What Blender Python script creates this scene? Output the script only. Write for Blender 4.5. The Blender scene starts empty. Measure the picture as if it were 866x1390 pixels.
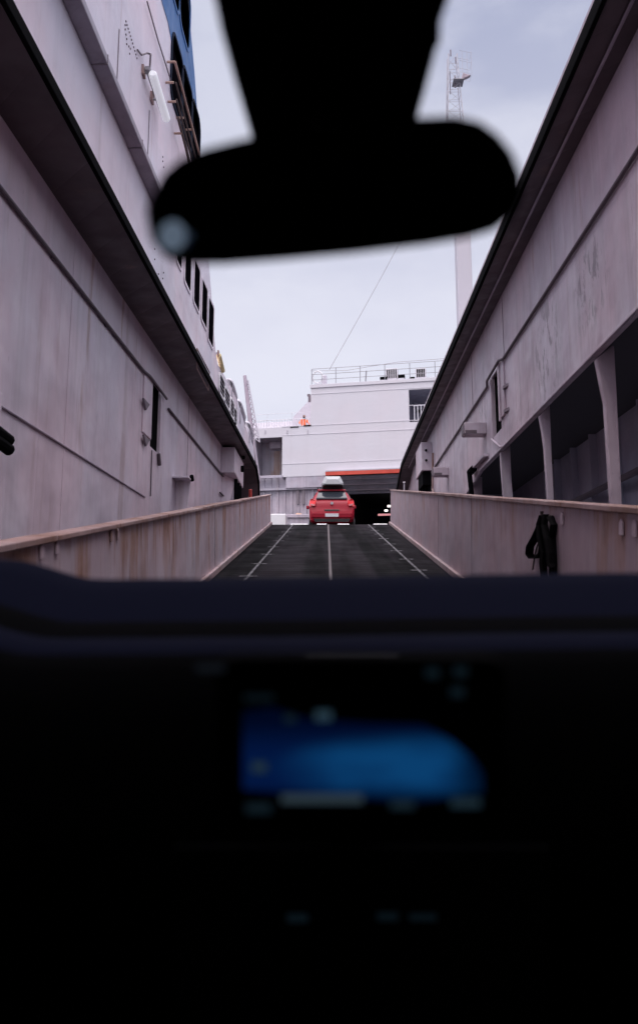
import bpy, bmesh, math, random
from mathutils import Vector, Matrix
random.seed(7)
S = bpy.context.scene
COL = S.collection
R = math.radians

# ------------------------------------------------------------------ camera geometry
FPX, CX, CY = 1100.0, 433.0, 650.0        # focal length and optical centre in photo pixels (866 x 1390)
PSI, TH = R(1.232), R(9.70)
FWD = Vector((-math.sin(PSI)*math.cos(TH), math.cos(PSI)*math.cos(TH), math.sin(TH)))
RGT = Vector((math.cos(PSI), math.sin(PSI), 0))
UPV = RGT.cross(FWD)
def ray(px, py): return RGT*((px-CX)/FPX) + UPV*((CY-py)/FPX) + FWD
def on_x(px, py, X):
    d = ray(px, py); return d*(X/d.x)
def on_y(px, py, Y):
    d = ray(px, py); return d*(Y/d.y)
# ramp / own-car frame: +Y runs up the ramp
H = 1.42
yr = ray(443, 660).normalized(); xr = yr.cross(Vector((0, 0, 1))).normalized(); zr = xr.cross(yr)
MR = Matrix.Translation(-H*zr) @ Matrix((xr, yr, zr)).transposed().to_4x4()
MRI = MR.inverted()
MR3I = MRI.to_3x3()
def r_at_y(px, py, y):
    d = MR3I @ ray(px, py); return Vector((0, 0, H)) + d*(y/d.y)
def r_at_x(px, py, x):
    d = MR3I @ ray(px, py); return Vector((0, 0, H)) + d*(x/d.x)
# ferry frame: front face at yf = 0, turned so its right side comes nearer
YF = 46.0
MF = Matrix.Translation((0, YF, 0)) @ Matrix.Rotation(R(-11), 4, 'Z')
MFI = MF.inverted(); MF3I = MFI.to_3x3(); OF = MFI @ Vector((0, 0, 0))
def f_at(px, py, yf=0.0):
    d = MF3I @ ray(px, py); return OF + d*((yf-OF.y)/d.y)

# ------------------------------------------------------------------ materials
def mat(name, col, rough=.6, metal=0., spec=.5):
    m = bpy.data.materials.new(name); m.use_nodes = True
    b = m.node_tree.nodes['Principled BSDF']
    b.inputs['Base Color'].default_value = (*col, 1); b.inputs['Roughness'].default_value = rough
    b.inputs['Metallic'].default_value = metal; b.inputs['Specular IOR Level'].default_value = spec
    return m
def N(m, t, **kw):
    n = m.node_tree.nodes.new(t)
    for k, v in kw.items(): setattr(n, k, v)
    return n
def noise(m, vec, scale, detail=4, rough=.55, mapping=None):
    L = m.node_tree.links
    if mapping:
        mp = N(m, 'ShaderNodeMapping'); mp.inputs['Scale'].default_value = mapping
        L.new(vec, mp.inputs['Vector']); vec = mp.outputs['Vector']
    n = N(m, 'ShaderNodeTexNoise'); n.inputs['Scale'].default_value = scale
    n.inputs['Detail'].default_value = detail; n.inputs['Roughness'].default_value = rough
    L.new(vec, n.inputs['Vector']); return n.outputs['Fac']
def rng(m, v, a, b, c=0., d=1., smooth=False):
    n = N(m, 'ShaderNodeMapRange')
    if smooth: n.interpolation_type = 'SMOOTHSTEP'
    for i, q in enumerate((a, b, c, d)): n.inputs[i+1].default_value = q
    m.node_tree.links.new(v, n.inputs[0]); return n.outputs[0]
def math_(m, op, a, b):
    n = N(m, 'ShaderNodeMath', operation=op)
    for i, q in enumerate((a, b)):
        if isinstance(q, (int, float)): n.inputs[i].default_value = q
        else: m.node_tree.links.new(q, n.inputs[i])
    return n.outputs[0]
def mix(m, fac, a, b):
    n = N(m, 'ShaderNodeMix', data_type='RGBA'); L = m.node_tree.links
    for s, q in ((n.inputs[0], fac), (n.inputs[6], a), (n.inputs[7], b)):
        if isinstance(q, (int, float)): s.default_value = q
        elif isinstance(q, tuple): s.default_value = (*q, 1)
        else: L.new(q, s)
    return n.outputs[2]
def bump(m, h, strength, dist):
    b = N(m, 'ShaderNodeBump'); b.inputs['Strength'].default_value = strength; b.inputs['Distance'].default_value = dist
    m.node_tree.links.new(h, b.inputs['Height'])
    m.node_tree.links.new(b.outputs[0], m.node_tree.nodes['Principled BSDF'].inputs['Normal'])
def paint(name, col, rust=.5, grime=.5, flake=None, rough=.45, rustth=.60, tint=1., rcol=(.30, .17, .125), drips=(), buckle=1.):
    """weathered ship paint: rain streaks, grime blotches, rust runs, slightly buckled plates"""
    m = mat(name, col, rough); L = m.node_tree.links
    tc = N(m, 'ShaderNodeTexCoord').outputs['Object']
    c = col
    cool = noise(m, tc, .45, 4, .55)      # old touch-up coats: some pinker, some bluer
    c = mix(m, rng(m, cool, .36, .64, 0, 1, True), (col[0]*(1+.03*tint), col[1]*(1-.06*tint), col[2]*(1-.03*tint)), (col[0]*(1-.05*tint), col[1]*(1-.02*tint), col[2]*(1+.03*tint)))
    streak = noise(m, tc, 1, 5, .62, (3.2, 3.2, .11))
    c = mix(m, rng(m, streak, .48, .72, 0, .55*grime, True), c, tuple(q*.52 for q in col))
    cloud = noise(m, tc, .8, 7, .66, (1, 1, .7))
    c = mix(m, rng(m, cloud, .40, .68, 0, .62*grime, True), c, (col[0]*.58, col[1]*.52, col[2]*.56))
    speck = noise(m, tc, 16, 3, .7, (1, 1, .5))
    c = mix(m, rng(m, speck, .66, .72, 0, .55*grime), c, (col[0]*.40, col[1]*.36, col[2]*.38))
    st2 = noise(m, tc, 1, 4, .6, (11, 11, .30))
    br2 = noise(m, tc, .9, 3, .5)
    c = mix(m, math_(m, 'MULTIPLY', rng(m, st2, .54, .74, 0, .38*grime), rng(m, br2, .42, .62)), c, (col[0]*.55, col[1]*.55, col[2]*.60))
    pale = noise(m, tc, 1, 3, .5, (6.1, 6.1, .25))
    c = mix(m, rng(m, pale, .55, .75, 0, .4*grime), c, tuple(min(.84, q*1.22) for q in col))
    if rust:
        rs = noise(m, tc, 1, 4, .6, (2.1, 2.1, .10))
        br = noise(m, tc, 1.3, 5, .65, (1, 1, .6))
        f = math_(m, 'MULTIPLY', rng(m, rs, rustth, rustth+.14, 0, 1, True), rng(m, br, .40, .66, .0, rust))
        c = mix(m, f, c, rcol)
        sp = noise(m, tc, 7, 6, .72)
        c = mix(m, rng(m, sp, .68, .74, 0, rust*.8), c, (.10, .05, .035))
    sx0 = N(m, 'ShaderNodeSeparateXYZ'); L.new(tc, sx0.inputs[0])
    for (top, lo, hi, dens, stren, fr) in drips:     # rust runs hanging down from an edge at height top, lo..hi metres long
        mk = noise(m, tc, 1, 4, .7, (fr, fr, .22)); ln = noise(m, tc, 1, 2, .6, (1.7, 1.7, 0)); brk = noise(m, tc, 1, 4, .65, (5, 5, 2.2))
        h = math_(m, 'SUBTRACT', top, sx0.outputs[2])
        length = rng(m, ln, .34, .66, lo, hi)
        fade = rng(m, math_(m, 'DIVIDE', h, length), 0, 1, 1, 0, True)
        f = math_(m, 'MULTIPLY', rng(m, mk, dens, dens+.10, 0, 1, True), math_(m, 'MULTIPLY', fade, rng(m, brk, .25, .6, .35, 1)))
        f = math_(m, 'MULTIPLY', f, math_(m, 'GREATER_THAN', h, 0))
        c = mix(m, math_(m, 'MULTIPLY', f, stren), c, mix(m, rng(m, brk, .4, .7), (.37, .17, .08), (.19, .08, .045)))
    if flake:      # (y, z, ry, rz): a patch where the top coat has flaked off
        sx = N(m, 'ShaderNodeSeparateXYZ'); L.new(tc, sx.inputs[0])
        for (y, z, ry, rz) in flake:
            dy = math_(m, 'POWER', math_(m, 'ABSOLUTE', math_(m, 'DIVIDE', math_(m, 'SUBTRACT', sx.outputs[1], y), ry), 0), 2)
            dz = math_(m, 'POWER', math_(m, 'ABSOLUTE', math_(m, 'DIVIDE', math_(m, 'SUBTRACT', sx.outputs[2], z), rz), 0), 2)
            inside = rng(m, math_(m, 'ADD', dy, dz), 1.0, .15)
            fl = noise(m, tc, 5.5, 5, .7, (1, 1, .35))
            f = math_(m, 'MULTIPLY', rng(m, fl, .52, .56, 0, 1), inside)
            c = mix(m, math_(m, 'MULTIPLY', f, .75), c, (.17, .14, .16))
    L.new(c, m.node_tree.nodes['Principled BSDF'].inputs['Base Color'])
    r = noise(m, tc, 3, 3)
    L.new(rng(m, r, .3, .7, rough-.08, rough+.2), m.node_tree.nodes['Principled BSDF'].inputs['Roughness'])
    bh = noise(m, tc, .9, 3, .45)
    if buckle:      # plates pulled in between the frames behind them
        fy = math_(m, 'POWER', math_(m, 'ABSOLUTE', math_(m, 'SINE', math_(m, 'MULTIPLY', math_(m, 'ADD', sx0.outputs[0], sx0.outputs[1]), math.pi/.72), 0), 0), .5)
        bh = math_(m, 'ADD', bh, math_(m, 'MULTIPLY', fy, .10*buckle))
    bump(m, bh, .55*max(.12, min(1, buckle)), .16)
    return m
def emit(name, col, s=1.):
    m = bpy.data.materials.new(name); m.use_nodes = True; nt = m.node_tree
    nt.nodes.clear(); o = nt.nodes.new('ShaderNodeOutputMaterial'); e = nt.nodes.new('ShaderNodeEmission')
    e.inputs[0].default_value = (*col, 1); e.inputs[1].default_value = s; nt.links.new(e.outputs[0], o.inputs[0]); return m

# patch centre for the flaked paint on the right-hand hull
XR, XRL = 2.80, 2.38
fp = on_x(741, 475, XR); fp2 = on_x(800, 385, XR); fp3 = on_x(655, 560, XR)
zdrL = on_x(144, 370, -3.0).z+6; zdpL = on_x(100, 386, -3.0).z+6; zdrR = on_x(700, 362, XR).z+6; zdpR = on_x(760, 372, XR).z+6
M = dict(
    hull_lo=paint('hull paint pinkish grey', (.74, .655, .705), .45, .6, rustth=.55, drips=((zdrL, .6, 6.5, .57, .62, 2.3), (zdpL, .4, 3.0, .60, .4, 5))),
    hull_up=paint('hull paint off white', (.80, .745, .80), .3, .35, drips=((13.4, 2, 7, .62, .35, 2.5),)),
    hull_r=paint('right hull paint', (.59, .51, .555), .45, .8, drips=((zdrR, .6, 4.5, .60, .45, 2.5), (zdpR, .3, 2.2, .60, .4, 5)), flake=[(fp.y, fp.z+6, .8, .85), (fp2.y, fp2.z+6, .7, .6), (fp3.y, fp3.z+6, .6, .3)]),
    parapet=paint('ramp wall paint', (.52, .44, .475), .6, .45, rustth=.56, drips=((1.12, .4, 1.9, .475, .95, 1.4), (1.10, .2, 1.2, .58, .8, 4), (1.10, .04, .30, .50, .75, 6)), buckle=.6),
    parapet_kick=paint('scraped kick plate paint', (.42, .33, .33), .8, .9, rustth=.46),
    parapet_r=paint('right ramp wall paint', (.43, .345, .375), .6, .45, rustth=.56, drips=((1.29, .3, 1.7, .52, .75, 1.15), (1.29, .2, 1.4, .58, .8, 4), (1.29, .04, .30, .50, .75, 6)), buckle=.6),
    under=paint('overhang underside shade paint', (.095, .072, .080), .4, .6),  # colour darkened to paint in the shade below the overhang
    ferry=paint('ferry white paint', (.68, .655, .71), .10, .09, tint=.2, drips=((13.0+6, 1, 4, .66, .25, 1.5),), buckle=.15),
    ferry_grey=paint('ferry grey paint', (.50, .46, .52), .5, .8),
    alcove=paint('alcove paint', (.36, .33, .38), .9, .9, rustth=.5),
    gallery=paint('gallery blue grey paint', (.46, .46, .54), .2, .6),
    rust=paint('rusty cap steel', (.38, .27, .25), .95, .9, rustth=.40, rcol=(.20, .095, .06)),
    beam=paint('beam paint', (.42, .37, .42), .4, .8),
    lip=mat('black rubber strip', (.004, .004, .005), 1.0, spec=.05),
    dark=mat('dark void shade paint', (.010, .009, .011), .8),  # near-black colour stands in for shade inside slots and garage
    seam=mat('weld seam grey', (.22, .18, .21), .7),  # plain grey of the weld seams, also used on small fittings
    pipe=mat('grime coated pipe', (.13, .10, .12), .6),
    blue=paint('blue funnel paint', (.03, .14, .36), .1, .3),
    beige=paint('beige pink paint', (.62, .45, .42), .4, .5),
    glass=mat('dark window glass and opening shade', (.004, .0035, .005), 1.0, spec=.0),
    navy=mat('dark blue window glass', (.006, .012, .03), .8, spec=.1),
    white=mat('white enamel', (.80, .79, .82), .35),
    cream=mat('cream lamp enamel', (.80, .66, .34), .45),
    railw=mat('rail paint white', (.68, .66, .72), .5),
    railg=mat('rail grey steel', (.30, .29, .33), .5),
    tan=mat('tan handrail paint', (.46, .30, .24), .5),
    brown=mat('brown handrail paint', (.06, .035, .032), .6),
    red=paint('red beam paint', (.62, .075, .045), .3, .4),
    mast=mat('mast grey lavender paint', (.52, .49, .55), .5),
    steel=mat('galvanised steel', (.28, .27, .30), .5, .3),
    orange=mat('orange hi vis cloth', (.85, .17, .05), .8),
    trousers=mat('navy trousers cloth', (.012, .013, .022), .9),
    skin=mat('skin', (.45, .27, .20), .6),
    hair=mat('dark hair', (.02, .014, .012), .8),
    yellow=mat('yellow rope', (.75, .50, .10), .8),
    redpost=mat('red post paint', (.55, .06, .045), .5),
    strap=mat('black strap webbing', (.005, .0045, .005), 1.0, spec=.03),
    strap2=mat('brown strap webbing', (.035, .024, .024), .9),
    line=mat('worn line paint', (.15, .145, .165), .85, spec=.2), tick=mat('worn cross bar paint', (.17, .165, .18), .85, spec=.2), groove=mat('rusty seam plate', (.11, .095, .10), .8, spec=.2),
    carred=mat('red car paint', (.27, .005, .020), .4, spec=.22),
    carglass=mat('car window glass', (.03, .035, .045), .06),
    tail=mat('tail lamp red lens', (.75, .045, .05), .2),
    tailw=mat('tail lamp clear lens', (.60, .22, .24), .25),
    black=mat('black plastic', (.012, .012, .013), .55),
    tyre=mat('tyre rubber', (.015, .015, .015), .85),
    rim=mat('alloy rim', (.45, .45, .47), .35, .8),
    plate=mat('number plate', (.62, .62, .66), .4),
    boxgrey=mat('roof box pale grey', (.46, .475, .50), .35),
    dash=mat('dashboard soft plastic', (.0016, .0022, .0090), .9, spec=.04), dashlow=mat('dashboard shaded black plastic', (.0018, .0018, .0024), 1.0, spec=.03),  # dashlow black also carries the shade of the dash front and groove
    cabin=mat('cabin black trim', (.010, .010, .011), .8, spec=.2),
    housing=mat('black housing plastic', (.004, .004, .0045), 1.0, spec=.03),
    mirrorglass=mat('mirror glass', (.30, .34, .36), .03, 1.0),
    lens=mat('teal reflection patch', (.42, .70, .76), .06, 1.0), ceil=mat('shaded ceiling paint', (.06, .06, .07), .9), tarp=mat('orange tarpaulin', (.42, .25, .18), .8),
)
for k in ('carred',):
    M[k].node_tree.nodes['Principled BSDF'].inputs['Coat Weight'].default_value = .08

for k_, c0 in (('line', (.15, .145, .16)), ('tick', (.20, .195, .21))):      # worn paint: bare dark steel shows through
    m = M[k_]; tc = N(m, 'ShaderNodeTexCoord').outputs['Object']; wn = noise(m, tc, 1, 6, .7, (14, 3.5, 1))
    m.node_tree.links.new(mix(m, rng(m, wn, .44, .58, 0, .9), c0, (.03, .028, .03)), m.node_tree.nodes['Principled BSDF'].inputs['Base Color'])
# ramp deck: dark steel with anti-skid ribs, dusty wheel tracks
m = M['ramp'] = mat('dark anti skid ramp', (.022, .021, .026), .85, spec=.05)
L = m.node_tree.links; tc = N(m, 'ShaderNodeTexCoord').outputs['Object']
sx = N(m, 'ShaderNodeSeparateXYZ'); L.new(tc, sx.inputs[0])
tr = noise(m, tc, 1, 3, .5, (1.6, .05, 1)); gr = noise(m, tc, 1, 5, .65, (5, .35, 1)); fn = noise(m, tc, 14, 4, .7)
c = mix(m, rng(m, tr, .42, .60, 0, 1, True), (.0025, .0025, .003), (.013, .011, .014))
c = mix(m, rng(m, gr, .5, .75, 0, .5), c, (.021, .018, .021)); c = mix(m, rng(m, fn, .52, .7, 0, .5), c, (.008, .008, .009))
L.new(c, m.node_tree.nodes['Principled BSDF'].inputs['Base Color'])
jt = math_(m, 'LESS_THAN', math_(m, 'FRACT', math_(m, 'DIVIDE', sx.outputs[1], 2.44), 0), .012)
L.new(mix(m, math_(m, 'MULTIPLY', jt, .8), c, (.004, .004, .004)), m.node_tree.nodes['Principled BSDF'].inputs['Base Color'])
st_ = noise(m, tc, .7, 6, .65); L.new(rng(m, st_, .42, .62, .78, 1.0), m.node_tree.nodes['Principled BSDF'].inputs['Roughness'])
rib = math_(m, 'SINE', math_(m, 'MULTIPLY', sx.outputs[1], 2*math.pi/.30), 0)
bump(m, math_(m, 'ADD', rng(m, rib, .6, 1.0), math_(m, 'MULTIPLY', fn, .4)), .6, .012)
# corrugated wall: vertical pressed ribs
# sea
m = M['sea'] = mat('grey sea water', (.02, .03, .04), .12)
tc = N(m, 'ShaderNodeTexCoord').outputs['Object']; bump(m, noise(m, tc, .5, 6), .6, .4)
# thin windscreen glass
m = M['screen'] = bpy.data.materials.new('windscreen glass'); m.use_nodes = True; nt = m.node_tree; nt.nodes.clear()
o = nt.nodes.new('ShaderNodeOutputMaterial'); mx = nt.nodes.new('ShaderNodeMixShader'); t = nt.nodes.new('ShaderNodeBsdfTransparent')
g = nt.nodes.new('ShaderNodeBsdfGlossy'); g.inputs['Roughness'].default_value = .02
t.inputs[0].default_value = (.95, .955, .97, 1); mx.inputs[0].default_value = .015
nt.links.new(t.outputs[0], mx.inputs[1]); nt.links.new(g.outputs[0], mx.inputs[2]); nt.links.new(mx.outputs[0], o.inputs[0])

# ------------------------------------------------------------------ mesh helpers
class MB:
    def __init__(s): s.bm = bmesh.new(); s.mats = []; s.cur = 0
    def use(s, m):
        if m not in s.mats: s.mats.append(m)
        s.cur = s.mats.index(m); return s
    def face(s, vs):
        try: f = s.bm.faces.new(vs)
        except ValueError: return
        f.material_index = s.cur; return f
    def hull8(s, v):            # 8 corners: bottom 4 then top 4
        q = [s.bm.verts.new(p) for p in v]
        for f in ((0, 3, 2, 1), (4, 5, 6, 7), (0, 1, 5, 4), (1, 2, 6, 5), (2, 3, 7, 6), (3, 0, 4, 7)): s.face([q[i] for i in f])
        return s
    def box(s, a, b):
        x0, y0, z0 = (min(a[i], b[i]) for i in range(3)); x1, y1, z1 = (max(a[i], b[i]) for i in range(3))
        return s.hull8([(x0, y0, z0), (x1, y0, z0), (x1, y1, z0), (x0, y1, z0), (x0, y0, z1), (x1, y0, z1), (x1, y1, z1), (x0, y1, z1)])
    def prism(s, pts, vec):
        vec = Vector(vec); a = [s.bm.verts.new(p) for p in pts]; b = [s.bm.verts.new(Vector(p)+vec) for p in pts]
        s.face(a); s.face(b[::-1]); n = len(a)
        for i in range(n): s.face([a[i], b[i], b[(i+1) % n], a[(i+1) % n]])
        return s
    def plate(s, outer, holes, vec):
        vec = Vector(vec); loops = []; edges = []
        for lp in [outer]+holes:
            v = [s.bm.verts.new(p) for p in lp]; loops.append(v)
            for i in range(len(v)): edges.append(s.bm.edges.new((v[i], v[(i+1) % len(v)])))
        r = bmesh.ops.triangle_fill(s.bm, edges=edges, use_beauty=True)
        fs = [g for g in r['geom'] if isinstance(g, bmesh.types.BMFace)]
        new = {}
        for lp in loops:
            for v in lp: new[v] = s.bm.verts.new(v.co+vec)
        for f in fs:
            f.material_index = s.cur; s.face([new[v] for v in reversed(f.verts)])
        for v in loops:
            n = len(v)
            for i in range(n): s.face([v[i], v[(i+1) % n], new[v[(i+1) % n]], new[v[i]]])
        return s
    def tube(s, path, r, n=8, cap=True):
        P = [Vector(p) for p in path]; rings = []
        rr = r if isinstance(r, (list, tuple)) else [r]*len(P)
        for i, p in enumerate(P):
            d = (P[min(i+1, len(P)-1)]-P[max(i-1, 0)]).normalized()
            a = d.cross(Vector((0, 0, 1)) if abs(d.z) < .9 else Vector((1, 0, 0))).normalized(); b = d.cross(a)
            rings.append([s.bm.verts.new(p+(a*math.cos(2*math.pi*k/n)+b*math.sin(2*math.pi*k/n))*rr[i]) for k in range(n)])
        for i in range(len(rings)-1):
            for k in range(n): s.face([rings[i][k], rings[i][(k+1) % n], rings[i+1][(k+1) % n], rings[i+1][k]])
        if cap: s.face(rings[0][::-1]); s.face(rings[-1])
        return s
    def strip(s, path, width, thick):   # flat webbing: path points, width vector, thickness vector
        w, t = Vector(width)/2, Vector(thick)/2; rings = []
        for p in path:
            p = Vector(p); rings.append([s.bm.verts.new(q) for q in (p-w-t, p+w-t, p+w+t, p-w+t)])
        for i in range(len(rings)-1):
            for k in range(4): s.face([rings[i][k], rings[i][(k+1) % 4], rings[i+1][(k+1) % 4], rings[i+1][k]])
        s.face(rings[0][::-1]); s.face(rings[-1]); return s
    def build(s, name, material, parent=None, bevel=0, smooth=False, M4=None, seg=2):
        bmesh.ops.recalc_face_normals(s.bm, faces=s.bm.faces[:])
        me = bpy.data.meshes.new(name); s.bm.to_mesh(me); s.bm.free()
        for mm in (s.mats or [material]): me.materials.append(mm)
        o = bpy.data.objects.new(name, me); COL.objects.link(o)
        if parent is not None: o.parent = parent
        elif M4 is not None: o.matrix_world = M4
        if smooth:
            for p in me.polygons: p.use_smooth = True
        if bevel:
            b = o.modifiers.new('edge', 'BEVEL'); b.width = bevel; b.segments = seg; b.limit_method = 'ANGLE'; b.angle_limit = R(40)
        return o
def empty(name, M4=None):
    o = bpy.data.objects.new(name, None); COL.objects.link(o); o.empty_display_size = .2
    if M4 is not None: o.matrix_world = M4
    return o
def tag(o, label=None, cat=None, group=None, kind=None):
    for k, v in (('label', label), ('category', cat), ('group', group), ('kind', kind)):
        if v: o[k] = v
    return o
def rrect(x0, y0, x1, y1, r, n=4):
    out = []
    for cx, cy, a0 in ((x1-r, y1-r, 0), (x0+r, y1-r, 90), (x0+r, y0+r, 180), (x1-r, y0+r, 270)):
        for k in range(n+1):
            a = R(a0+90*k/n); out.append((cx+r*math.cos(a), cy+r*math.sin(a)))
    return out
def copy_tree(o, parent=None):
    c = o.copy(); COL.objects.link(c)
    if parent is not None: c.parent = parent
    for ch in o.children: copy_tree(ch, c)
    return c
def T(v): return Matrix.Translation(v)

# ------------------------------------------------------------------ setting: sea, ramp, deck
b = MB(); b.box((-3000, -3000, -7), (3000, 3000, -6.0)); tag(b.build('water', M['sea']), kind='structure')

YC = 1100*H/52.0                                # crest of the ramp
RL, RR = -2.05, 2.27
b = MB(); b.prism([(RL-.12, -9, 0), (RL-.12, YC, 0), (RL-.12, YC+.25, -.05), (RL-.12, YC+.25, -.5), (RL-.12, -9, -.5)], (RR-RL+.34, 0, 0))
tag(b.build('ramp', M['ramp'], M4=MR), kind='structure')
crest = MR @ Vector((0, YC, 0))
# lane lines: thin raised painted strips with short cross bars
xl, xc, xrr = -110/125*H+.02, 5/110*H, 132/120*H-.02
for x, w, st in ((xl, .042, 12.7), (xrr, .042, 13.6), (xc, .045, None)):
    b = MB(); b.use(M['line' if st else 'groove']); b.box((x-w/2, -6, .004), (x+w/2, YC-.05, .012)); b.use(M['tick'])
    if st:
        k = st-2.05*8
        while k < YC-.5: b.box((x-.14, k, .0045), (x+.14, k+.06, .0125)); k += 2.05
    tag(b.build('lane_line', M['line'], M4=MR), kind='structure')
# ferry car deck beyond the crest
b = MB(); zc = crest.z-.02
b.prism([(-2.45, YC-.35, zc-.14), (-2.45, 47, zc+.45), (-2.45, 47, zc-.35), (-2.45, YC-.2, zc-.7)], (7.5, 0, 0))
tag(b.build('deck', M['ramp']), kind='structure')
def deck_z(y): return zc-.14+(y-(YC-.35))*.59/(47-YC+.35)
# white threshold plates just past the crest
for i, (x0, x1, yy, lab) in enumerate(((394, 418, YC+.6, 'white painted threshold plate left of the red hatchback, widest one'),
                             (430, 443, YC+.55, 'short white threshold plate under the left rear of the red hatchback'),
                             (458, 474, YC+.55, 'white threshold plate under the right rear corner of the red hatchback'),
                             (507, 526, YC+.6, 'white threshold plate at the right end, beside the right ramp wall'))):
    a, c_ = on_y(x0, 710.3, yy), on_y(x1, 710.3, yy); z1 = a.z
    b = MB(); b.prism([(a.x, yy, deck_z(yy)-.05), (a.x, yy+.5, deck_z(yy)-.05), (a.x, yy+.42, z1+.02), (a.x, yy+.12, z1)], (c_.x-a.x, 0, 0))
    tag(b.build('threshold_plate', M['white'], bevel=.01), lab, 'threshold plate', 'white plates along the ramp crest')

# ------------------------------------------------------------------ ramp walls (parapets)
# the walls stand a little closer together at the near end than at the crest
MW = {-1: MR @ T((-1.615, 0, 0)) @ Matrix.Rotation(.0145, 4, 'Z'), 1: MR @ T((1.74, 0, 0)) @ Matrix.Rotation(-.0206, 4, 'Z')}
def w_at(px, py, s, x=0.):
    mi = MW[s].inverted(); o_ = mi @ Vector((0, 0, 0)); d = mi.to_3x3() @ ray(px, py); return o_+d*((x-o_.x)/d.x)
def ramp_wall(side, x, top, label):
    s = -1 if side < 0 else 1; x = 0.
    root = tag(empty('ramp_wall', MW[s]), label, 'ramp wall')
    b = MB(); b.prism([(x, -8, -.3), (x, YC-.1, -.3), (x, YC-.1, 0), (x, YC-.35, top), (x, -8, top)], (s*.10, 0, 0))
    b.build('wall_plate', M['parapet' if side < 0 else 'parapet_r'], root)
    b = MB(); y = -8
    while y < YC-.6:
        e = min(y+random.choice((1.6, 2.2, 2.8)), YC-.36)
        j = random.uniform(-.006, .006)
        b.box((x-s*.035, y+.006, top+.002), (x+s*.13, e-.006, top+.046+j)); y = e
    b.build('cap_rail', M['rust'], root, bevel=.008)
    b = MB(); b.prism([(x-s*.002, -8, .01), (x-s*.002, YC-.12, .01), (x-s*.06, YC-.12, .01), (x-s*.06, -8, .01)], (0, 0, .10))
    b.build('kick_plate', M['parapet_kick'], root, bevel=.01)
    return root
wl = ramp_wall(-1, RL, 1.08, 'rust streaked steel wall along the left edge of the ramp')
wr = ramp_wall(1, RR, 1.25, 'rust streaked steel wall along the right edge of the ramp, a black strap hung on it')
def lug(root, px, py, x, s):
    x = 0.; p = w_at(px, py, s)
    b = MB(); w = .030
    b.prism([(x-s*.002, p.y-w, p.z-.05), (x-s*.002, p.y+w, p.z-.05), (x-s*.002, p.y+w, p.z+.03), (x-s*.002, p.y, p.z+.055), (x-s*.002, p.y-w, p.z+.03)], (-s*.016, 0, 0))
    b.build('lug', M['parapet'], root, bevel=.006)
for px, py in ((55, 748), (76, 742), (150, 727), (159, 725)): lug(wl, px, py, RL, -1)
for px, py in ((764, 704), (845, 716), (863, 718)): lug(wr, px, py, RR, 1)
for root, x, s, px in ((wl, RL, -1, 292), (wr, RR, 1, 640), (wr, RR, 1, 595)):
    x = 0.; p = w_at(px, 720, s); b = MB(); b.box((x-s*.001, p.y-.008, .12), (x-s*.005, p.y+.008, 1.07 if s < 0 else 1.24))
    b.build('weld_seam', M['seam'], root)

# black lashing strap hung on the right ramp wall
root = tag(empty('lashing_strap', MW[1] @ T(w_at(742, 700, 1, -.06))), 'black lashing strap bundle with a loop hanging on the right ramp wall', 'strap')
P0 = w_at(742, 700, 1, -.06)
def q(px, py): return w_at(px, py, 1, -.06)-P0
b = MB()
for k, (dx, px0, px1, py1) in enumerate(((.0, 737, 738, 778), (.03, 743, 745, 796), (.015, 748, 751, 770), (-.03, 741, 743, 800), (-.015, 746, 748, 788))):
    off = Vector((-dx, 0, 0))
    b.strip([q(740+k*.8, 698+k)+off, q(737+k*2.6, 712)+off*1.6, q(px0-1.5, 730)+off*1.8, q(px0+1, 750)+off*1.3, q(px1-1, 764)+off*1.6, q(px1, py1)+off], (.050, .05, 0), (.02, -.02, 0))
b.build('strap_bundle', M['strap'], root, bevel=.003)
b = MB(); b.strip([q(738, 702), q(733, 715), q(726, 730), q(719, 742), q(718, 752), q(722, 757), q(729, 757), q(735, 752), q(737, 742)], (.085, .06, 0), (0, .016, .012))
b.build('strap_loop', M['strap'], root)
b = MB(); b.strip([q(733, 738)+Vector((-.02, 0, 0)), q(729, 752)+Vector((-.02, 0, 0)), q(726, 773)+Vector((-.02, 0, 0))], (.03, .10, .0), (.01, 0, 0)); b.build('strap_end', M['strap2'], root)
b = MB(); b.tube([q(735, 694), q(735, 700), q(741, 702)+Vector((.05, 0, 0))], .016, 8); b.build('hook', M['strap2'], root)

# ------------------------------------------------------------------ left ship
XL, XLL, XU = -3.0, -2.43, -2.46
left = tag(empty('ship_hull', T((XL, 0, -6))), 'tall off white ship side with dark overhang and tall windows, left of the ramp', 'ship')
OFFL = Vector((XL, 0, -6))
def LP(px, py, X=XL): return on_x(px, py, X)-OFFL
def yz(px, py, X): p = on_x(px, py, X); return p.y, p.z
zcor = yz(144, 370, XL)[1]; zpipe = yz(100, 386, XL)[1]; zseam = yz(100, 614, XL)[1]
zlip0 = yz(150, 296, XLL)[1]; zlipb = yz(150, 312, XLL)[1]
yend = 25.4
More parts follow.
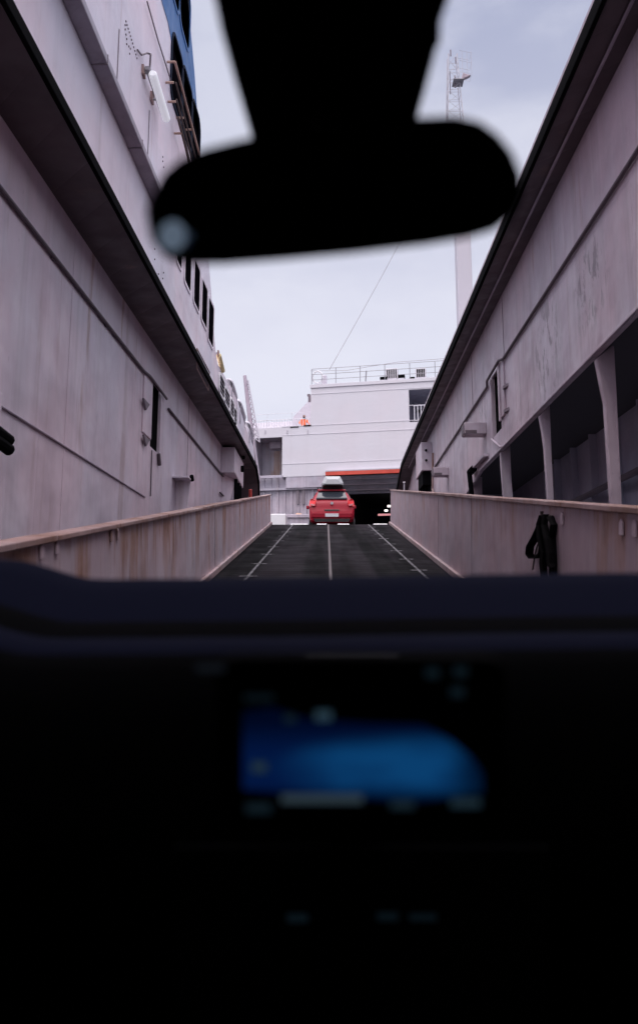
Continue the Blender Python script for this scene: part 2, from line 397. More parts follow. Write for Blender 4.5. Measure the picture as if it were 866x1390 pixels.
# lower side plate with the tall slot
sy0, sy1 = yz(205.5, 560, XL)[0], yz(217, 560, XL)[0]; sz1, sz0 = yz(211, 522, XL)[1], yz(212, 613, XL)[1]
def V3(X, y, z): return Vector((X, y, z))-OFFL
b = MB(); b.use(M['hull_lo'])
b.plate([V3(XL, -9, -6.6), V3(XL, yend, -6.6), V3(XL, yend, zcor), V3(XL, -9, zcor)],
        [[V3(XL, sy0, sz0), V3(XL, sy1, sz0), V3(XL, sy1, sz1), V3(XL, sy0, sz1)]], (-.03, 0, 0))
b.build('side_plate', M['hull_lo'], left)
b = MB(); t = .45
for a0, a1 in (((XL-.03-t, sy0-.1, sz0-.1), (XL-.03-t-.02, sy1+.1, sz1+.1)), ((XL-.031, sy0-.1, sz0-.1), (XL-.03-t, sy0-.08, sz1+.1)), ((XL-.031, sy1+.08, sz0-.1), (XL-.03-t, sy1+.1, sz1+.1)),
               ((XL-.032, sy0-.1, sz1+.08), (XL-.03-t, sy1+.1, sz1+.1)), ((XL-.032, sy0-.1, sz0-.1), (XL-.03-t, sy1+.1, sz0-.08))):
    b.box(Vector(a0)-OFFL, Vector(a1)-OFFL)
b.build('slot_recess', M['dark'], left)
# slot frame and its brackets
b = MB(); b.box(V3(XL+.001, sy0-.60, sz0+.1), V3(XL+.022, sy0-.02, sz1+.02)); b.build('slot_frame', M['hull_lo'], left, bevel=.006)
b = MB(); b.box(V3(XL+.001, sy1+.01, sz0-.05), V3(XL+.02, sy1+.07, sz1-.1)); b.build('slot_trim', M['hull_lo'], left, bevel=.006)
for py in (549, 598):
    y, z = yz(195, py, XL); b = MB(); b.prism([V3(XL+.023, y-.20, z+.05), V3(XL+.023, y+.20, z+.05), V3(XL+.023, y-.02, z-.10)], (.035, 0, 0)); b.build('bracket', M['seam'], left, bevel=.006)
b = MB(); b.tube([V3(XL+.03, sy1-.1, sz0-.02), V3(XL+.03, sy1, sz0-.20)], .03, 8); b.build('drain_spout', M['pipe'], left)
b = MB(); b.tube([V3(XL+.012, sy0+.1, sz0-.05), V3(XL+.012, sy0+.12, sz0-.8)], .010, 6); b.build('drain_pipe', M['pipe'], left)
# pipes along the wall and the fine seam line
y1 = sy0-.62
b = MB(); b.tube([V3(XL+.03, -9, zpipe), V3(XL+.03, y1-.1, zpipe), V3(XL+.05, y1+.25, zpipe+.02), V3(XL+.05, sy1+.3, zpipe-.0)], .022, 8); b.build('pipe', M['pipe'], left, smooth=True); b = MB()
b.tube([V3(XL+.025, sy1+.6, zpipe-.10), V3(XL+.025, 21.3, zpipe-.10), V3(XL+.04, 21.4, zpipe-.6), V3(XL+.04, 20.4, zpipe-.62)], .022, 8); b.build('pipe', M['pipe'], left, smooth=True)
for y in (2, 4, 6, 8, 10):
    b = MB(); b.box(V3(XL+.001, y-.03, zpipe-.03), V3(XL+.025, y+.03, zpipe+.03)); b.build('pipe_clip', M['pipe'], left)
b = MB(); b.tube([V3(XL+.008, -9, zseam), V3(XL+.008, 12.5, zseam)], .014, 6); b.build('conduit', M['beam'], left)
for px in (93, 258):
    y = yz(px, 500, XL)[0]; b = MB(); b.box(V3(XL+.001, y-.01, -5), V3(XL+.006, y+.01, zcor-.02)); b.build('weld_seam', M['seam'] if px == 258 else M['hull_lo'], left)
# dark twin fender bars at the left picture edge
for py in (591, 604):
    p = on_x(0, py, XL+.11); b = MB(); b.tube([p-OFFL+Vector((0, -1.2, .06)), p-OFFL+Vector((0, -.02, .02)), p-OFFL+Vector((0, .20, -.0))], .055, 10); b.build('fender_bar', M['lip'], left)
p = on_x(1, 575, XL+.03); b = MB(); b.box(p-OFFL+Vector((0, -.9, -.4)), p-OFFL+Vector((.05, -.1, .25))); b.build('fender_plate', M['hull_lo'], left, bevel=.01)
# wall shelf bracket and machine box towards the far end
y0 = on_x(239, 652, XL+.002).y; pp = [on_y(*p, y0)-OFFL for p in ((239, 653), (259, 652), (257.5, 664), (254, 692), (249, 712), (239, 712))]
b = MB(); b.prism(pp, (0, .05, 0)); sb_ = b.build('shelf_bracket', M['hull_lo'], left, bevel=.008)
b = MB(); b.box((pp[0].x, y0-.35, pp[0].z+.002), (pp[1].x+.02, y0+.06, pp[0].z+.035)); b.build('shelf_top', M['hull_lo'], sb_, bevel=.006)
b = MB(); b.tube([pp[1]+Vector((.03, 0, .0)), pp[1]+Vector((.03, -.08, .07))], .04, 8); b.build('shelf_bolt', M['lip'], sb_)
ya, zt = yz(301, 612, XL+.01); yb = yz(316, 640, XL+.45)[0]; zb_ = yz(301, 643, XL)[1]
b = MB(); b.prism([V3(XL+.002, ya, zb_), V3(XL+.002, ya+2.0, zb_-.1), V3(XL+.002, ya+2.0, zcor-.1), V3(XL+.002, ya, zcor-.05)], (.36, 0, 0))
mbx = b.build('machine_box', M['hull_lo'], left, bevel=.02)
b = MB(); b.prism([V3(XL+.002, ya+.2, zb_-.01), V3(XL+.30, ya+.9, zb_-.01), V3(XL+.05, ya+.3, zb_-1.3), V3(XL+.002, ya+.2, zb_-1.3)], (0, .08, 0)); b.build('gusset', M['hull_lo'], left)
for k, dy in enumerate((1.2, 1.7, 2.1)):
    b = MB(); b.tube([V3(XL+.30, ya+dy-.4, zb_-.02), V3(XL+.30, ya+dy-.4, zb_-2.2)], .05, 8); b.build('hydraulic_pipe', M['lip'], left)
for z in (.35, .75):
    b = MB(); b.tube([V3(XL+.363, ya+1.2+z*.5, zb_+z), V3(XL+.44, ya+1.2+z*.5, zb_+z)], .09, 10); b.build('box_knob', M['lip'], mbx)
# overhang: underside and black lip
prof = [(-9, zcor), (24.2, zcor), (24.9, zcor-.35), (25.25, zcor-1.3), (25.45, zcor-1.7)]
b = MB(); a = [b.bm.verts.new(V3(XL-.02, y, z)) for y, z in prof]; c_ = [b.bm.verts.new(V3(XLL-.02, y, z+.02)) for y, z in prof]
a2 = [b.bm.verts.new(V3(XL-.02, y+.1*(i > 1), z+.10)) for i, (y, z) in enumerate(prof)]; c2 = [b.bm.verts.new(V3(XLL-.02, y+.1*(i > 1), z+.12)) for i, (y, z) in enumerate(prof)]
for i in range(len(prof)-1):
    b.face([a[i], a[i+1], c_[i+1], c_[i]]); b.face([a2[i], a2[i+1], c2[i+1], c2[i]]); b.face([c_[i], c_[i+1], c2[i+1], c2[i]]); b.face([a[i], a[i+1], a2[i+1], a2[i]])
b.face([a[0], c_[0], c2[0], a2[0]]); b.face([a[-1], c_[-1], c2[-1], a2[-1]])
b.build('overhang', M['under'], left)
lt = max(.10, zlip0-zlipb); b = MB()
pp = [(-9, zcor-.01), (24.2, zcor-.01), (24.95, zcor-.36), (25.3, zcor-1.3), (25.5, zcor-1.75)]
rings = []
for i, (y, z) in enumerate(pp):
    e = .0 if i < 2 else .16
    rings.append([b.bm.verts.new(V3(*p)) for p in ((XLL-.018, y, z), (XLL+.03, y, z), (XLL+.03, y+e, z+(lt if i < 3 else .03)), (XLL-.018, y+e, z+(lt if i < 3 else .03)))])
for i in range(len(rings)-1):
    for k in range(4): b.face([rings[i][k], rings[i][(k+1) % 4], rings[i+1][(k+1) % 4], rings[i+1][k]])
b.face(rings[0]); b.face(rings[-1]); b.build('rubbing_strip', M['lip'], left, bevel=.01)
# upper side: profile in the plane x = XU, extruded outboard as the ship's body
top_px = [(255, 0), (264, 100), (270, 190), (283.5, 350), (289, 425), (292.6, 474), (295.5, 494), (300, 501), (311, 522), (322, 542), (333, 578), (344, 606), (348, 640)]
up = [yz(px, py, XU) for px, py in top_px]
prf = [(-9, zcor+.12), (-9, 14.5), (12.2, 14.5)]+up+[(24.8, zcor+.12)]
b = MB(); b.plate([V3(XU, y, z) for y, z in prf], [], (-4.5, 0, 0)); b.build('upper_side', M['hull_up'], left)
b = MB(); b.box(V3(XL-.04, -9, -6.6), V3(XL-4.2, sy0-.2, zcor)); b.build('inner_hull', M['hull_lo'], left)
# ledge beam
zb0, zb1 = yz(150, 147, XU)[1], yz(164, 135, XU+.17)[1]
b = MB(); b.prism([V3(XU+.001, -9, zb0), V3(XU+.17, -9, zb0+.01), V3(XU+.17, -9, zb0+.10), V3(XU+.001, -9, zb0+.16)], (0, 20.6, 0)); b.build('ledge_beam', M['beam'], left, bevel=.01)
for px in (102, 144, 196): 
    y = on_x(px, 135, XU+.17).y; b = MB(); b.box(V3(XU+.002, y-.008, zb0-.004), V3(XU+.175, y+.008, zb0+.105)); b.build('weld_seam', M['seam'], left)
# seams on the upper side
for px, y0, y1_ in ((162, 40, 125), (203, 150, 260)):
    a, c_ = on_x(px, y0, XU), on_x(px, y1_, XU); b = MB(); b.box(V3(XU+.001, a.y-.012, min(a.z, c_.z)), V3(XU+.007, a.y+.012, max(a.z, c_.z))); b.build('weld_seam', M['seam'], left)
a = [on_x(*p, XU+.03)-OFFL for p in ((200, 2), (215, 55), (233, 112))]; b = MB(); b.tube(a, .010, 6); b.build('cable_run', M['pipe'], left)
def dots(pxs, r=.016):
    b = MB()
    for px, py in pxs:
        p = on_x(px, py, XU)-OFFL; b.tube([p+Vector((.001, 0, 0)), p+Vector((.010, 0, 0))], r, 7)
    b.build('stud', M['pipe'], left)
for i in range(11): dots([(171+15*i/10, 29+50*i/10)], .012)
for px, py in ((170, 34), (170, 40), (171, 47), (172, 53), (172, 60), (175, 63), (177, 66), (176, 73), (221, 213), (221, 219), (222, 227), (222, 370), (221, 378), (215, 372), (210, 338), (210, 352)): dots([(px, py)], .012)
# blue painted top and beige strip
b = MB(); zbl = yz(247, 108, XU)[1]
bl = [on_x(219, 0, XU), on_x(228, 30, XU), on_x(234, 60, XU)]
b.prism([V3(XU+.003, bl[0].y-.5, 13.6), V3(XU+.003, bl[0].y, bl[0].z), V3(XU+.003, bl[1].y, bl[1].z), V3(XU+.003, bl[2].y, zbl), V3(XU+.003, up[2][0]-.02, zbl), V3(XU+.003, up[1][0]-.02, up[1][1]), V3(XU+.003, up[0][0]-.02, up[0][1]), V3(XU+.003, 12.3, 13.6)], (.006, 0, 0))
b.build('blue_panel', M['blue'], left)
b = MB(); y, z = yz(234, 62, XU); b.box(V3(XU+.003, y, zbl-.70), V3(XU+.008, up[2][0]-.02, zbl-.003)); b.build('beige_panel', M['beige'], left)
def window(px0, py0, px1, py1, glass, frame, X=XU, rad=.12, parent=left, proud=.012, bars=0):
    ya, z1 = yz(px0, py0, X); yb, z0 = yz(px1, py1, X)
    if z1 < z0: z0, z1 = z1, z0
    rr = min(rad, (yb-ya)*.45, (z1-z0)*.45); e = .05
    out = [V3(X+.004, y, z) for y, z in rrect(ya-e, z0-e, yb+e, z1+e, rr+e)]; inn = [V3(X+.004, y, z) for y, z in rrect(ya, z0, yb, z1, rr)]
    b = MB(); b.plate(out, [inn], (proud, 0, 0)); w = b.build('window', frame, parent)
    b = MB(); b.prism([V3(X+.003, y, z) for y, z in rrect(ya, z0, yb, z1, rr)], (.006, 0, 0)); b.build('pane', glass, w)
    for k in range(bars):
        z = z0+(z1-z0)*(k+1)/(bars+1); b = MB(); b.tube([V3(X+.02, ya, z), V3(X+.02, yb, z)], .012, 6); b.build('bar', M['railw'], w)
for a in ((241, 293, 245.8, 366), (252, 320, 258, 397), (264, 351, 269.8, 424), (274.5, 378, 280, 447), (283.4, 403, 288.6, 473)): window(*a, M['glass'], M['hull_up'], rad=.05)
for a in ((234, 40, 245.5, 172), (247.5, 85, 258.5, 208), (260.5, 131, 269, 240)): window(*a, M['glass'], M['navy'], rad=.2, proud=.02)
for a in ((231, -95, 242, 24), (245.5, -50, 255.5, 74)): window(*a, M['navy'], M['blue'], rad=.2, proud=.02)
for a in ((297.3, 507, 303.3, 543), (304.3, 525, 310.4, 557), (312, 540, 316.3, 569), (317, 553, 320, 580)): window(*a, M['glass'], M['white'], rad=.10, proud=.03, bars=3)  # mooring openings: dark panes paint in their shaded insides
# access hatch outline low on the upper side
hp = [on_x(*p, XU+.004)-OFFL for p in ((267.5, 473), (284.5, 505), (283, 530), (267.5, 500))]
b = MB(); b.tube(hp+[hp[0]], .014, 6); b.build('hatch_outline', M['rust'], left)
# catwalk rails beside the windows
for pts, r_, mt in ((((238, 84), (252, 138), (271, 210)), .020, 'tan'), (((239, 112), (250, 155), (268, 222)), .014, 'brown'), (((240, 135), (252, 180), (262, 222)), .014, 'brown'), (((242, 160), (252, 198), (258, 224)), .022, 'brown')):
    b = MB(); b.tube([on_x(*p, XU+.12)-OFFL for p in pts], r_, 8); b.build('catwalk_rail', M[mt], left)
for px, py in ((238, 84), (236, 112), (239, 138), (250, 160), (262, 176), (247, 181)):
    p = on_x(px, py, XU+.12)-OFFL; b = MB(); b.tube([p, p+Vector((-.115, 0, 0))], .018, 8); b.build('rail_bracket', M['tan'], left)
# bracket ladder standing off the far edge of the blue top
p3 = []
for px, py in ((260, 37), (261, 60), (261.5, 82)):
    y, z = yz(254+(py-37)*.10, py, XU); p3.append(V3(XU-.12, y+.36, z))
    b = MB(); b.tube([V3(XU-.12, y, z), V3(XU-.12, y+.38, z)], .02, 6); b.tube([V3(XU-.12, y, z+.62), V3(XU-.12, y+.36, z)], .012, 6); b.build('ladder_bracket', M['brown'], left)
# hooded vents along the bulwark top
for a, c_ in (((309, 521), (316, 538)), ((321, 549), (328, 565)), ((334, 578), (339, 590))):
    p, q_ = on_x(*a, XU-.10)-OFFL, on_x(*c_, XU-.10)-OFFL; q_.z = p.z-.05
    b = MB(); b.tube([p+Vector((0, 0, -.5)), p+Vector((0, 0, -.12)), p, p+Vector((0, .15, .05)), (p+q_)/2+Vector((0, 0, .05)), q_, q_+Vector((0, .05, -.3))], [.12, .12, .13, .13, .13, .13, .11], 10); b.build('vent_hood', M['mast'], left, smooth=True)

# tube lamps on the left ship
def tube_lamp(a, c_, X, off, m, label, cable=True):
    p, q_ = on_x(*a, X+off), on_x(*c_, X+off); q_ = Vector((X+off, q_.y, p.z-.06)) if cable else q_
    root = tag(empty('tube_lamp', T(p)), label, 'lamp', 'tube lamps on the ship side'); d = q_-p
    b = MB(); b.tube([Vector(), d*.03, d*.97, d], [.04, .056, .056, .04], 12); b.build('diffuser', m, root, smooth=False)
    b = MB(); b.box((-.09, -.02, .035), (-.03, d.y+.02, .085)) if cable else b.box((-.06, 0, .03), (-.02, d.y, .06)); b.build('lamp_body', M['steel'], root)
    for f in (.08, .62):
        e = d*f; b = MB(); b.tube([e+Vector((-.05, 0, .04)), e+Vector((-off+.005, -.06, .03))], .014, 6); b.build('lamp_arm', M['steel'], root)
        b = MB(); b.box(e+Vector((-off+.002, -.12, -.03)), e+Vector((-off+.03, 0, .10))); b.build('mounting_plate', M['rust'], root)
    if cable:
        b = MB(); b.tube([Vector((-.04, .02, .06)), Vector((-.02, -.04, .22)), Vector((-.05, .10, .34)), Vector((-.08, .02, .30)), Vector((-.10, -.18, .12)), Vector((-off+.01, -.3, .1))], .012, 6); b.build('lamp_cable', M['pipe'], root)
lm = M['lit tube'] = mat('lit lamp tube', (.8, .8, .82), .4); lb = lm.node_tree.nodes['Principled BSDF']; lb.inputs['Emission Color'].default_value = (.9, .92, 1, 1); lb.inputs['Emission Strength'].default_value = .35
tube_lamp((207, 99), (227, 154), XU, .13, lm, 'white tube lamp on brackets high on the left ship side')
tube_lamp((297, 482), (302.5, 504), XU, .02, M['cream'], 'cream yellow lamp on the bulwark top of the left ship', False)

# ------------------------------------------------------------------ right ship
right = tag(empty('ship_hull', T((XR, 0, -6))), 'stained lavender ship side with dark open gallery bays, right of the ramp', 'ship')
OFFR = Vector((XR, 0, -6))
def W3(X, y, z): return Vector((X, y, z))-OFFR
zcr = yz(760, 255, XR)[1]; zcr = yz(700, 362, XR)[1]; zpr = yz(760, 372, XR)[1]; zlow = yz(760, 530, XR)[1]
yer = 33.0
# slot
ry1, ry0 = yz(668, 540, XR)[0], yz(679, 540, XR)[0]; rz1, rz0 = yz(672, 505, XR)[1], yz(673, 590, XR)[1]
b = MB(); yle = yz(617, 668, XR)[0]
b.plate([W3(XR, -9, zlow), W3(XR, yle-3.4, zlow), W3(XR, yle-3.4, zlow-.01), W3(XR, yle, zlow-.30), W3(XR, yle+.1, -6.6), W3(XR, yer, -6.6), W3(XR, yer, zcr), W3(XR, -9, zcr)],
        [[W3(XR, ry0, rz0), W3(XR, ry1, rz0), W3(XR, ry1, rz1), W3(XR, ry0, rz1)]], (.05, 0, 0))
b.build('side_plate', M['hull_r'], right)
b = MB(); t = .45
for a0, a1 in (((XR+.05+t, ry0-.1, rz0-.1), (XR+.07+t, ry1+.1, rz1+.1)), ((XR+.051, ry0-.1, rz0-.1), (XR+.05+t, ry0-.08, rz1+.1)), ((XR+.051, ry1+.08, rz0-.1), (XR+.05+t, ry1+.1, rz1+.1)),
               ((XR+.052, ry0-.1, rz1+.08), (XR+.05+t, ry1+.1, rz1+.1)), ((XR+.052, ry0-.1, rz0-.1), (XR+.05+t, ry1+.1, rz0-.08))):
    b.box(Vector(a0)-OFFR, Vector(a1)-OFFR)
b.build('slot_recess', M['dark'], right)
b = MB(); b.box(W3(XR-.001, ry0-.42, rz0+.15), W3(XR-.03, ry0-.02, rz1+.05)); b.build('slot_frame', M['hull_r'], right, bevel=.006)
b = MB(); b.box(W3(XR-.031, ry0-.16, rz0+.1), W3(XR-.055, ry0-.06, rz1+.06)); b.build('slot_rib', M['hull_r'], right, bevel=.006)
b = MB(); b.box(W3(XR-.001, ry1+.02, rz0-.02), W3(XR-.02, ry1+.09, rz1-.02)); b.build('slot_trim', M['hull_r'], right, bevel=.006)
for z in (rz0+.2, rz0+(rz1-rz0)*.55):
    b = MB(); b.prism([W3(XR-.002, ry0-.66, z), W3(XR-.05, ry0-.50, z), W3(XR-.05, ry0-.43, z), W3(XR-.002, ry0-.43, z)], (0, 0, -.05)); b.build('bracket', M['seam'], right)
b = MB(); b.tube([W3(XR-.02, ry1+.1, rz0-.02), W3(XR-.02, ry0+.1, rz0-.30), W3(XR-.02, ry0-.1, rz0-.34)], .022, 8); b.build('drain_pipe', M['hull_r'], right)
# pipe and seams
b = MB(); b.tube([W3(XR-.03, -9, zpr), W3(XR-.03, ry0-.5, zpr), W3(XR-.07, ry0-.3, zpr+.03), W3(XR-.07, ry1+.1, zpr-.0), W3(XR-.03, ry1+.3, zpr-.05), W3(XR-.03, 24, zpr-.05)], .024, 8); b.build('pipe', M['pipe'], right, smooth=True)
b = MB(); b.box(W3(XR-.001, -9, zlow+.0), W3(XR-.03, yle-3.4, zlow+.04)); b.build('edge_bar', M['hull_r'], right, bevel=.008)
for px, py in ((682, 430), (640, 500)):
    y = yz(px, py, XR)[0]; b = MB(); b.box(W3(XR-.001, y-.010, zpr+.05), W3(XR-.006, y+.010, zcr-.05)); b.build('weld_seam', M['seam'], right)
# overhang and black lip
prof = [(-9, zcr), (29, zcr), (31.5, zcr-.5), (32.6, zcr-1.5), (33.0, zcr-2.4)]
zl = zcr+.02
b = MB()
A = [[b.bm.verts.new(W3(*p)) for p in ((XR+.04, y, z), (XRL+.02, y, z+.01), (XRL+.02, y+.1*(i > 1), z+.12), (XR+.04, y+.1*(i > 1), z+.12))] for i, (y, z) in enumerate(prof)]
for i in range(len(A)-1):
    for k in range(4): b.face([A[i][k], A[i][(k+1) % 4], A[i+1][(k+1) % 4], A[i+1][k]])
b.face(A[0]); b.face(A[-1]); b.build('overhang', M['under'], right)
b = MB()
A = [[b.bm.verts.new(W3(*p)) for p in ((XRL+.018, y, z-.02), (XRL-.03, y, z-.02), (XRL-.03, y+e, z+h_), (XRL+.018, y+e, z+h_))] for (y, z), e, h_ in zip(prof, (0, 0, .1, .2, .2), (.15, .15, .14, .05, .05))]
for i in range(len(A)-1):
    for k in range(4): b.face([A[i][k], A[i][(k+1) % 4], A[i+1][(k+1) % 4], A[i+1][k]])
b.face(A[0]); b.face(A[-1]); b.build('rubbing_strip', M['lip'], right, bevel=.01)
b = MB(); b.box(W3(XRL+.02, -9, zcr+.125), W3(XR+4.5, 29, zcr+.30)); b.build('upper_deck', M['hull_r'], right)
b = MB(); b.tube([W3(XR-.18, -9, zcr-.02), W3(XR-.18, 29, zcr-.02)], .018, 6); b.build('conduit', M['beam'], right)
# open gallery behind the bays
XB = XR+1.35
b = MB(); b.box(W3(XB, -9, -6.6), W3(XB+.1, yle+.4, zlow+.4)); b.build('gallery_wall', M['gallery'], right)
b = MB(); b.box(W3(XR+.052, -9, zlow+.10), W3(XB-.002, yle+.4, zlow+.2)); b.build('gallery_ceiling', M['ceil'], right)  # ceiling colour darkened to paint in the shade over the bays
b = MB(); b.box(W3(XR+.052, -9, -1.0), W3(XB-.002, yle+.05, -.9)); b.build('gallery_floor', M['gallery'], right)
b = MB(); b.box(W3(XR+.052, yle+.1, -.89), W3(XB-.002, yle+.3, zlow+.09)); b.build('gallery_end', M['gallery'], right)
for k in range(14):
    y = 1.2+k*1.05
    b = MB(); b.box(W3(XB-.002, y-.02, -.88), W3(XB-.12, y+.02, zlow+.09)); b.build('gallery_frame', M['gallery'], right)
b = MB(); b.tube([W3(XB-.2, -2, zlow-.9), W3(XB-.2, yle, zlow-.9)], .05, 8); b.build('gallery_pipe', M['pipe'], right)
# bay columns: stems with a haunch at the top
def column(ytop, pts):          # web plate standing square to the wall, haunched at the top
    y0 = on_x(*ytop, XR+.002).y
    b = MB(); b.prism([on_y(*p, y0)-OFFR for p in pts], (0, .09, 0)); col_ = b.build('bay_column', M['hull_r'], right, bevel=.008)
    kx = on_y(*pts[3], y0)-OFFR; kz = on_y(*pts[4], y0)-OFFR
    b = MB(); b.box((kx.x, kx.y-.05, kx.z-.012), (kz.x, kx.y-.001, kx.z+.012)); b.build('stiffener', M['hull_r'], col_)
    return col_
column((808, 484), [(809, 487), (815, 518), (821, 547), (830, 690), (833, 730), (846, 730), (844, 690), (837, 541), (833, 466)])
column((731, 562), [(732, 564), (736, 586), (739, 609), (744, 690), (746, 712), (754, 712), (752, 690), (748, 606), (746, 550)])
column((679, 612), [(679, 614), (680, 635), (682, 660), (684, 690), (685, 704), (698, 704), (697, 690), (694, 650), (692, 602)])
column((638, 648), [(640, 640), (641, 652), (643, 665), (646, 690), (647, 700), (655, 700), (655, 690), (654, 660), (654, 638)])
yk, zk = yz(640, 634, XR-.1); b = MB(); b.tube([W3(XR-.08, yk-.1, zk-.05), W3(XR-.08, yk+.35, zk-.05)], .07, 10); b.tube([W3(XR-.12, yk+.2, zk-.05), W3(XR-.10, yk+.1, zk-.55)], .05, 8); b.build('hinge', M['lip'], right)
b = MB(); b.box(W3(XR-.001, yk-1.3, zk-.04), W3(XR-.10, yk-.1, zk+.01)); b.build('shelf', M['hull_r'], right)
# vent boxes
for px0, py0, px1, py1 in ((630, 573, 660, 588.5), (588, 634, 609, 645)):
    y0 = on_x(px1, py1, XR-.001).y; a, c_ = on_y(px0, py0, y0)-OFFR, on_y(px1, py1, y0)-OFFR
    b = MB(); b.box((a.x, y0, c_.z), (-.001, y0+.35, a.z)); vb = b.build('vent_box', M['hull_r'], right, bevel=.012)
    b = MB(); b.box((a.x+.01, y0-.012, c_.z+.005), (a.x*.45, y0-.001, c_.z+(a.z-c_.z)*.30)); b.box((a.x-.012, y0+.02, c_.z+.02), (a.x-.001, y0+.33, a.z-.02)); b.build('dark_strip', M['pipe'], vb)  # dark plates on the front's lower left and the left end
# junction box with cables
ya, z1 = yz(586, 600, XR); yb = ya+1.6; z0 = yz(586, 640, XR)[1]
b = MB(); b.box(W3(XR-.001, ya, z0), W3(XR-.32, yb, z1)); jb = b.build('junction_box', M['hull_r'], right, bevel=.02)
for z in (.35, .7):
    b = MB(); b.tube([W3(XR-.18, ya-.001, z0+(z1-z0)*z), W3(XR-.18, ya-.06, z0+(z1-z0)*z)], .035, 10); b.build('box_knob', M['lip'], jb)
b = MB(); b.box(W3(XR-.002, ya+.1, z0-.4), W3(XR-.28, yb-.2, z0-.003)); b.build('cable_gland', M['lip'], jb)
for k in range(4):
    b = MB(); b.tube([W3(XR-.08-.06*k, ya+.2+.25*k, z0-.38), W3(XR-.10-.05*k, ya+.2+.25*k, z0-1.4), W3(XR-.08-.06*k, ya+.1+.25*k, z0-2.4)], .045, 7); b.build('hanging_cable', M['lip'], right)
b = MB(); b.tube([W3(XR-.05, ya-.6, z0+.4), W3(XR-.06, ya-.4, z0-.6), W3(XR-.05, ya-.9, z0-1.2)], .03, 7); b.build('hose', M['rust'], right)
b = MB(); b.tube([W3(XR-.05, 27, zpr-1.9), W3(XR-.05, 30.5, zpr-1.9)], .05, 7); b.build('lower_pipe', M['pipe'], right)

# ------------------------------------------------------------------ ferry ahead
ferry = tag(empty('ferry', MF @ T((0, 0, -6))), 'white ferry superstructure with an open dark car deck door under a red beam, straight ahead', 'ferry')
DZ = Vector((0, 0, 6))
def F(px, py, yf=0.): return f_at(px, py, yf)+DZ
def FX(px, py): p = f_at(px, py); return p.x, p.z+6
def slab(x0, z0, x1, z1, y0, y1, m, name, bevel=0, parent=ferry): 
    b = MB(); b.box((x0, y0, z0), (x1, y1, z1)); return b.build(name, m, parent, bevel=bevel)
xa, zroof = FX(422, 524); xR = 14.0; xleft = -12
zdk = FX(400, 579)[1]; zbeam = FX(460, 641)[1]; zlowl = FX(400, 647)[1]
ax0, ax1 = FX(346.5, 620)[0], FX(383, 620)[0]; az1, az0 = FX(365, 594)[1], FX(365, 646)[1]
ox0, ox1 = FX(555, 550)[0], FX(555, 550)[0]+3.6; oz1, oz0 = FX(556, 529)[1], FX(556, 573)[1]
px0 = FX(445, 645)[0]
def P(x, z): return Vector((x, 0, z))
b = MB()
b.plate([P(xleft, zlowl), P(px0-.002, zlowl), P(px0-.002, zbeam), P(xR, zbeam), P(xR, zroof), P(xa, zroof), P(xa, zdk), P(xleft, zdk)],
        [[P(ax0, az0), P(ax1, az0), P(ax1, az1), P(ax0, az1)], [P(ox0, oz0), P(ox1, oz0), P(ox1, oz1), P(ox0, oz1)]], (0, .15, 0))
b.build('front_plate', M['ferry'], ferry)
b = MB(); b.box((xa+.01, .152, zdk-.3), (ox0-.2, 9, zroof-.01)); b.box((ox0-.19, 3, zdk-.3), (xR, 9, zroof-.012)); b.build('deckhouse', M['ferry'], ferry)
slab(xleft, zdk-.25, xa, zdk-.01, .152, 9, M['ferry'], 'lower_deck')
# recess of the side opening
b = MB(); b.box((ox0-.18, .152, oz0-.2), (xR, 2.99, oz0-.1)); b.box((ox0-.18, .152, oz1+.02), (xR, 2.99, oz1+.12)); b.box((ox0-.18, 2.9, oz0-.1), (xR, 2.98, oz1+.02)); b.box((ox0-.18, .153, oz0-.1), (ox0-.1, 2.9, oz1+.02)); b.build('balcony_recess', M['gallery'], ferry)
b = MB(); b.box((ox0+.2, 2.3, oz1-.75), (ox0+2.4, 2.5, oz1-.6)); b.box((ox0+.1, 2.3, oz1-1.3), (ox0+1.6, 2.45, oz1-1.22)); b.build('duct', M['dark'], ferry)
b = MB(); zt = oz0+1.0
b.box((ox0+.25, .03, zt-.05), (ox1, .09, zt)); b.box((ox0+.25, .03, oz0+.06), (ox1, .09, oz0+.10))
x = ox0+.27
while x < ox1: b.box((x, .035, oz0+.101), (x+.05, .085, zt-.051)); x += .19
b.build('balcony_rail', M['railw'], ferry)
b = MB(); b.box((ox0+.02, -.02, zt-.03), (ox0+.25, .05, zt)); b.build('rail_end', M['railw'], ferry)
# fascia, band lines
b = MB(); b.box((xa-.05, -.06, zroof-.14), (xR, -.002, zroof+.06)); b.build('roof_fascia', M['ferry'], ferry, bevel=.01)
b = MB()
for z in (zroof-.52, zdk+.0, zdk-.52, zlowl+.75): b.box((xa if z > zdk else ax1, -.018, z), (xR if z > zbeam else px0, -.001, z+.03))
b.build('rubbing_band', M['ferry'], ferry)
# alcove
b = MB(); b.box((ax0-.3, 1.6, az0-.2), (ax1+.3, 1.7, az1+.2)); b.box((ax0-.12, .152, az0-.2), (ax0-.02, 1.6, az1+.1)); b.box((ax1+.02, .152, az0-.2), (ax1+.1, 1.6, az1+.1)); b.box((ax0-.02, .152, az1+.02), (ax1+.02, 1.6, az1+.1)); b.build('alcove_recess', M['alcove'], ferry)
b = MB(); cxm = ax0+(ax1-ax0)*.55; b.box((cxm-.35, 1.2, az1-.4), (cxm+.35, 1.59, az1+.01)); b.build('alcove_duct', M['beam'], ferry)
b = MB(); b.box((cxm-.20, 1.585, az0), (cxm+.18, 1.599, az1-.5)); b.build('rust_run', M['rust'], ferry)
slab(ax0-3, az0-.16, ax1+.05, az0-.003, -.16, .0-.002, M['ferry_grey'], 'ledge', .01)
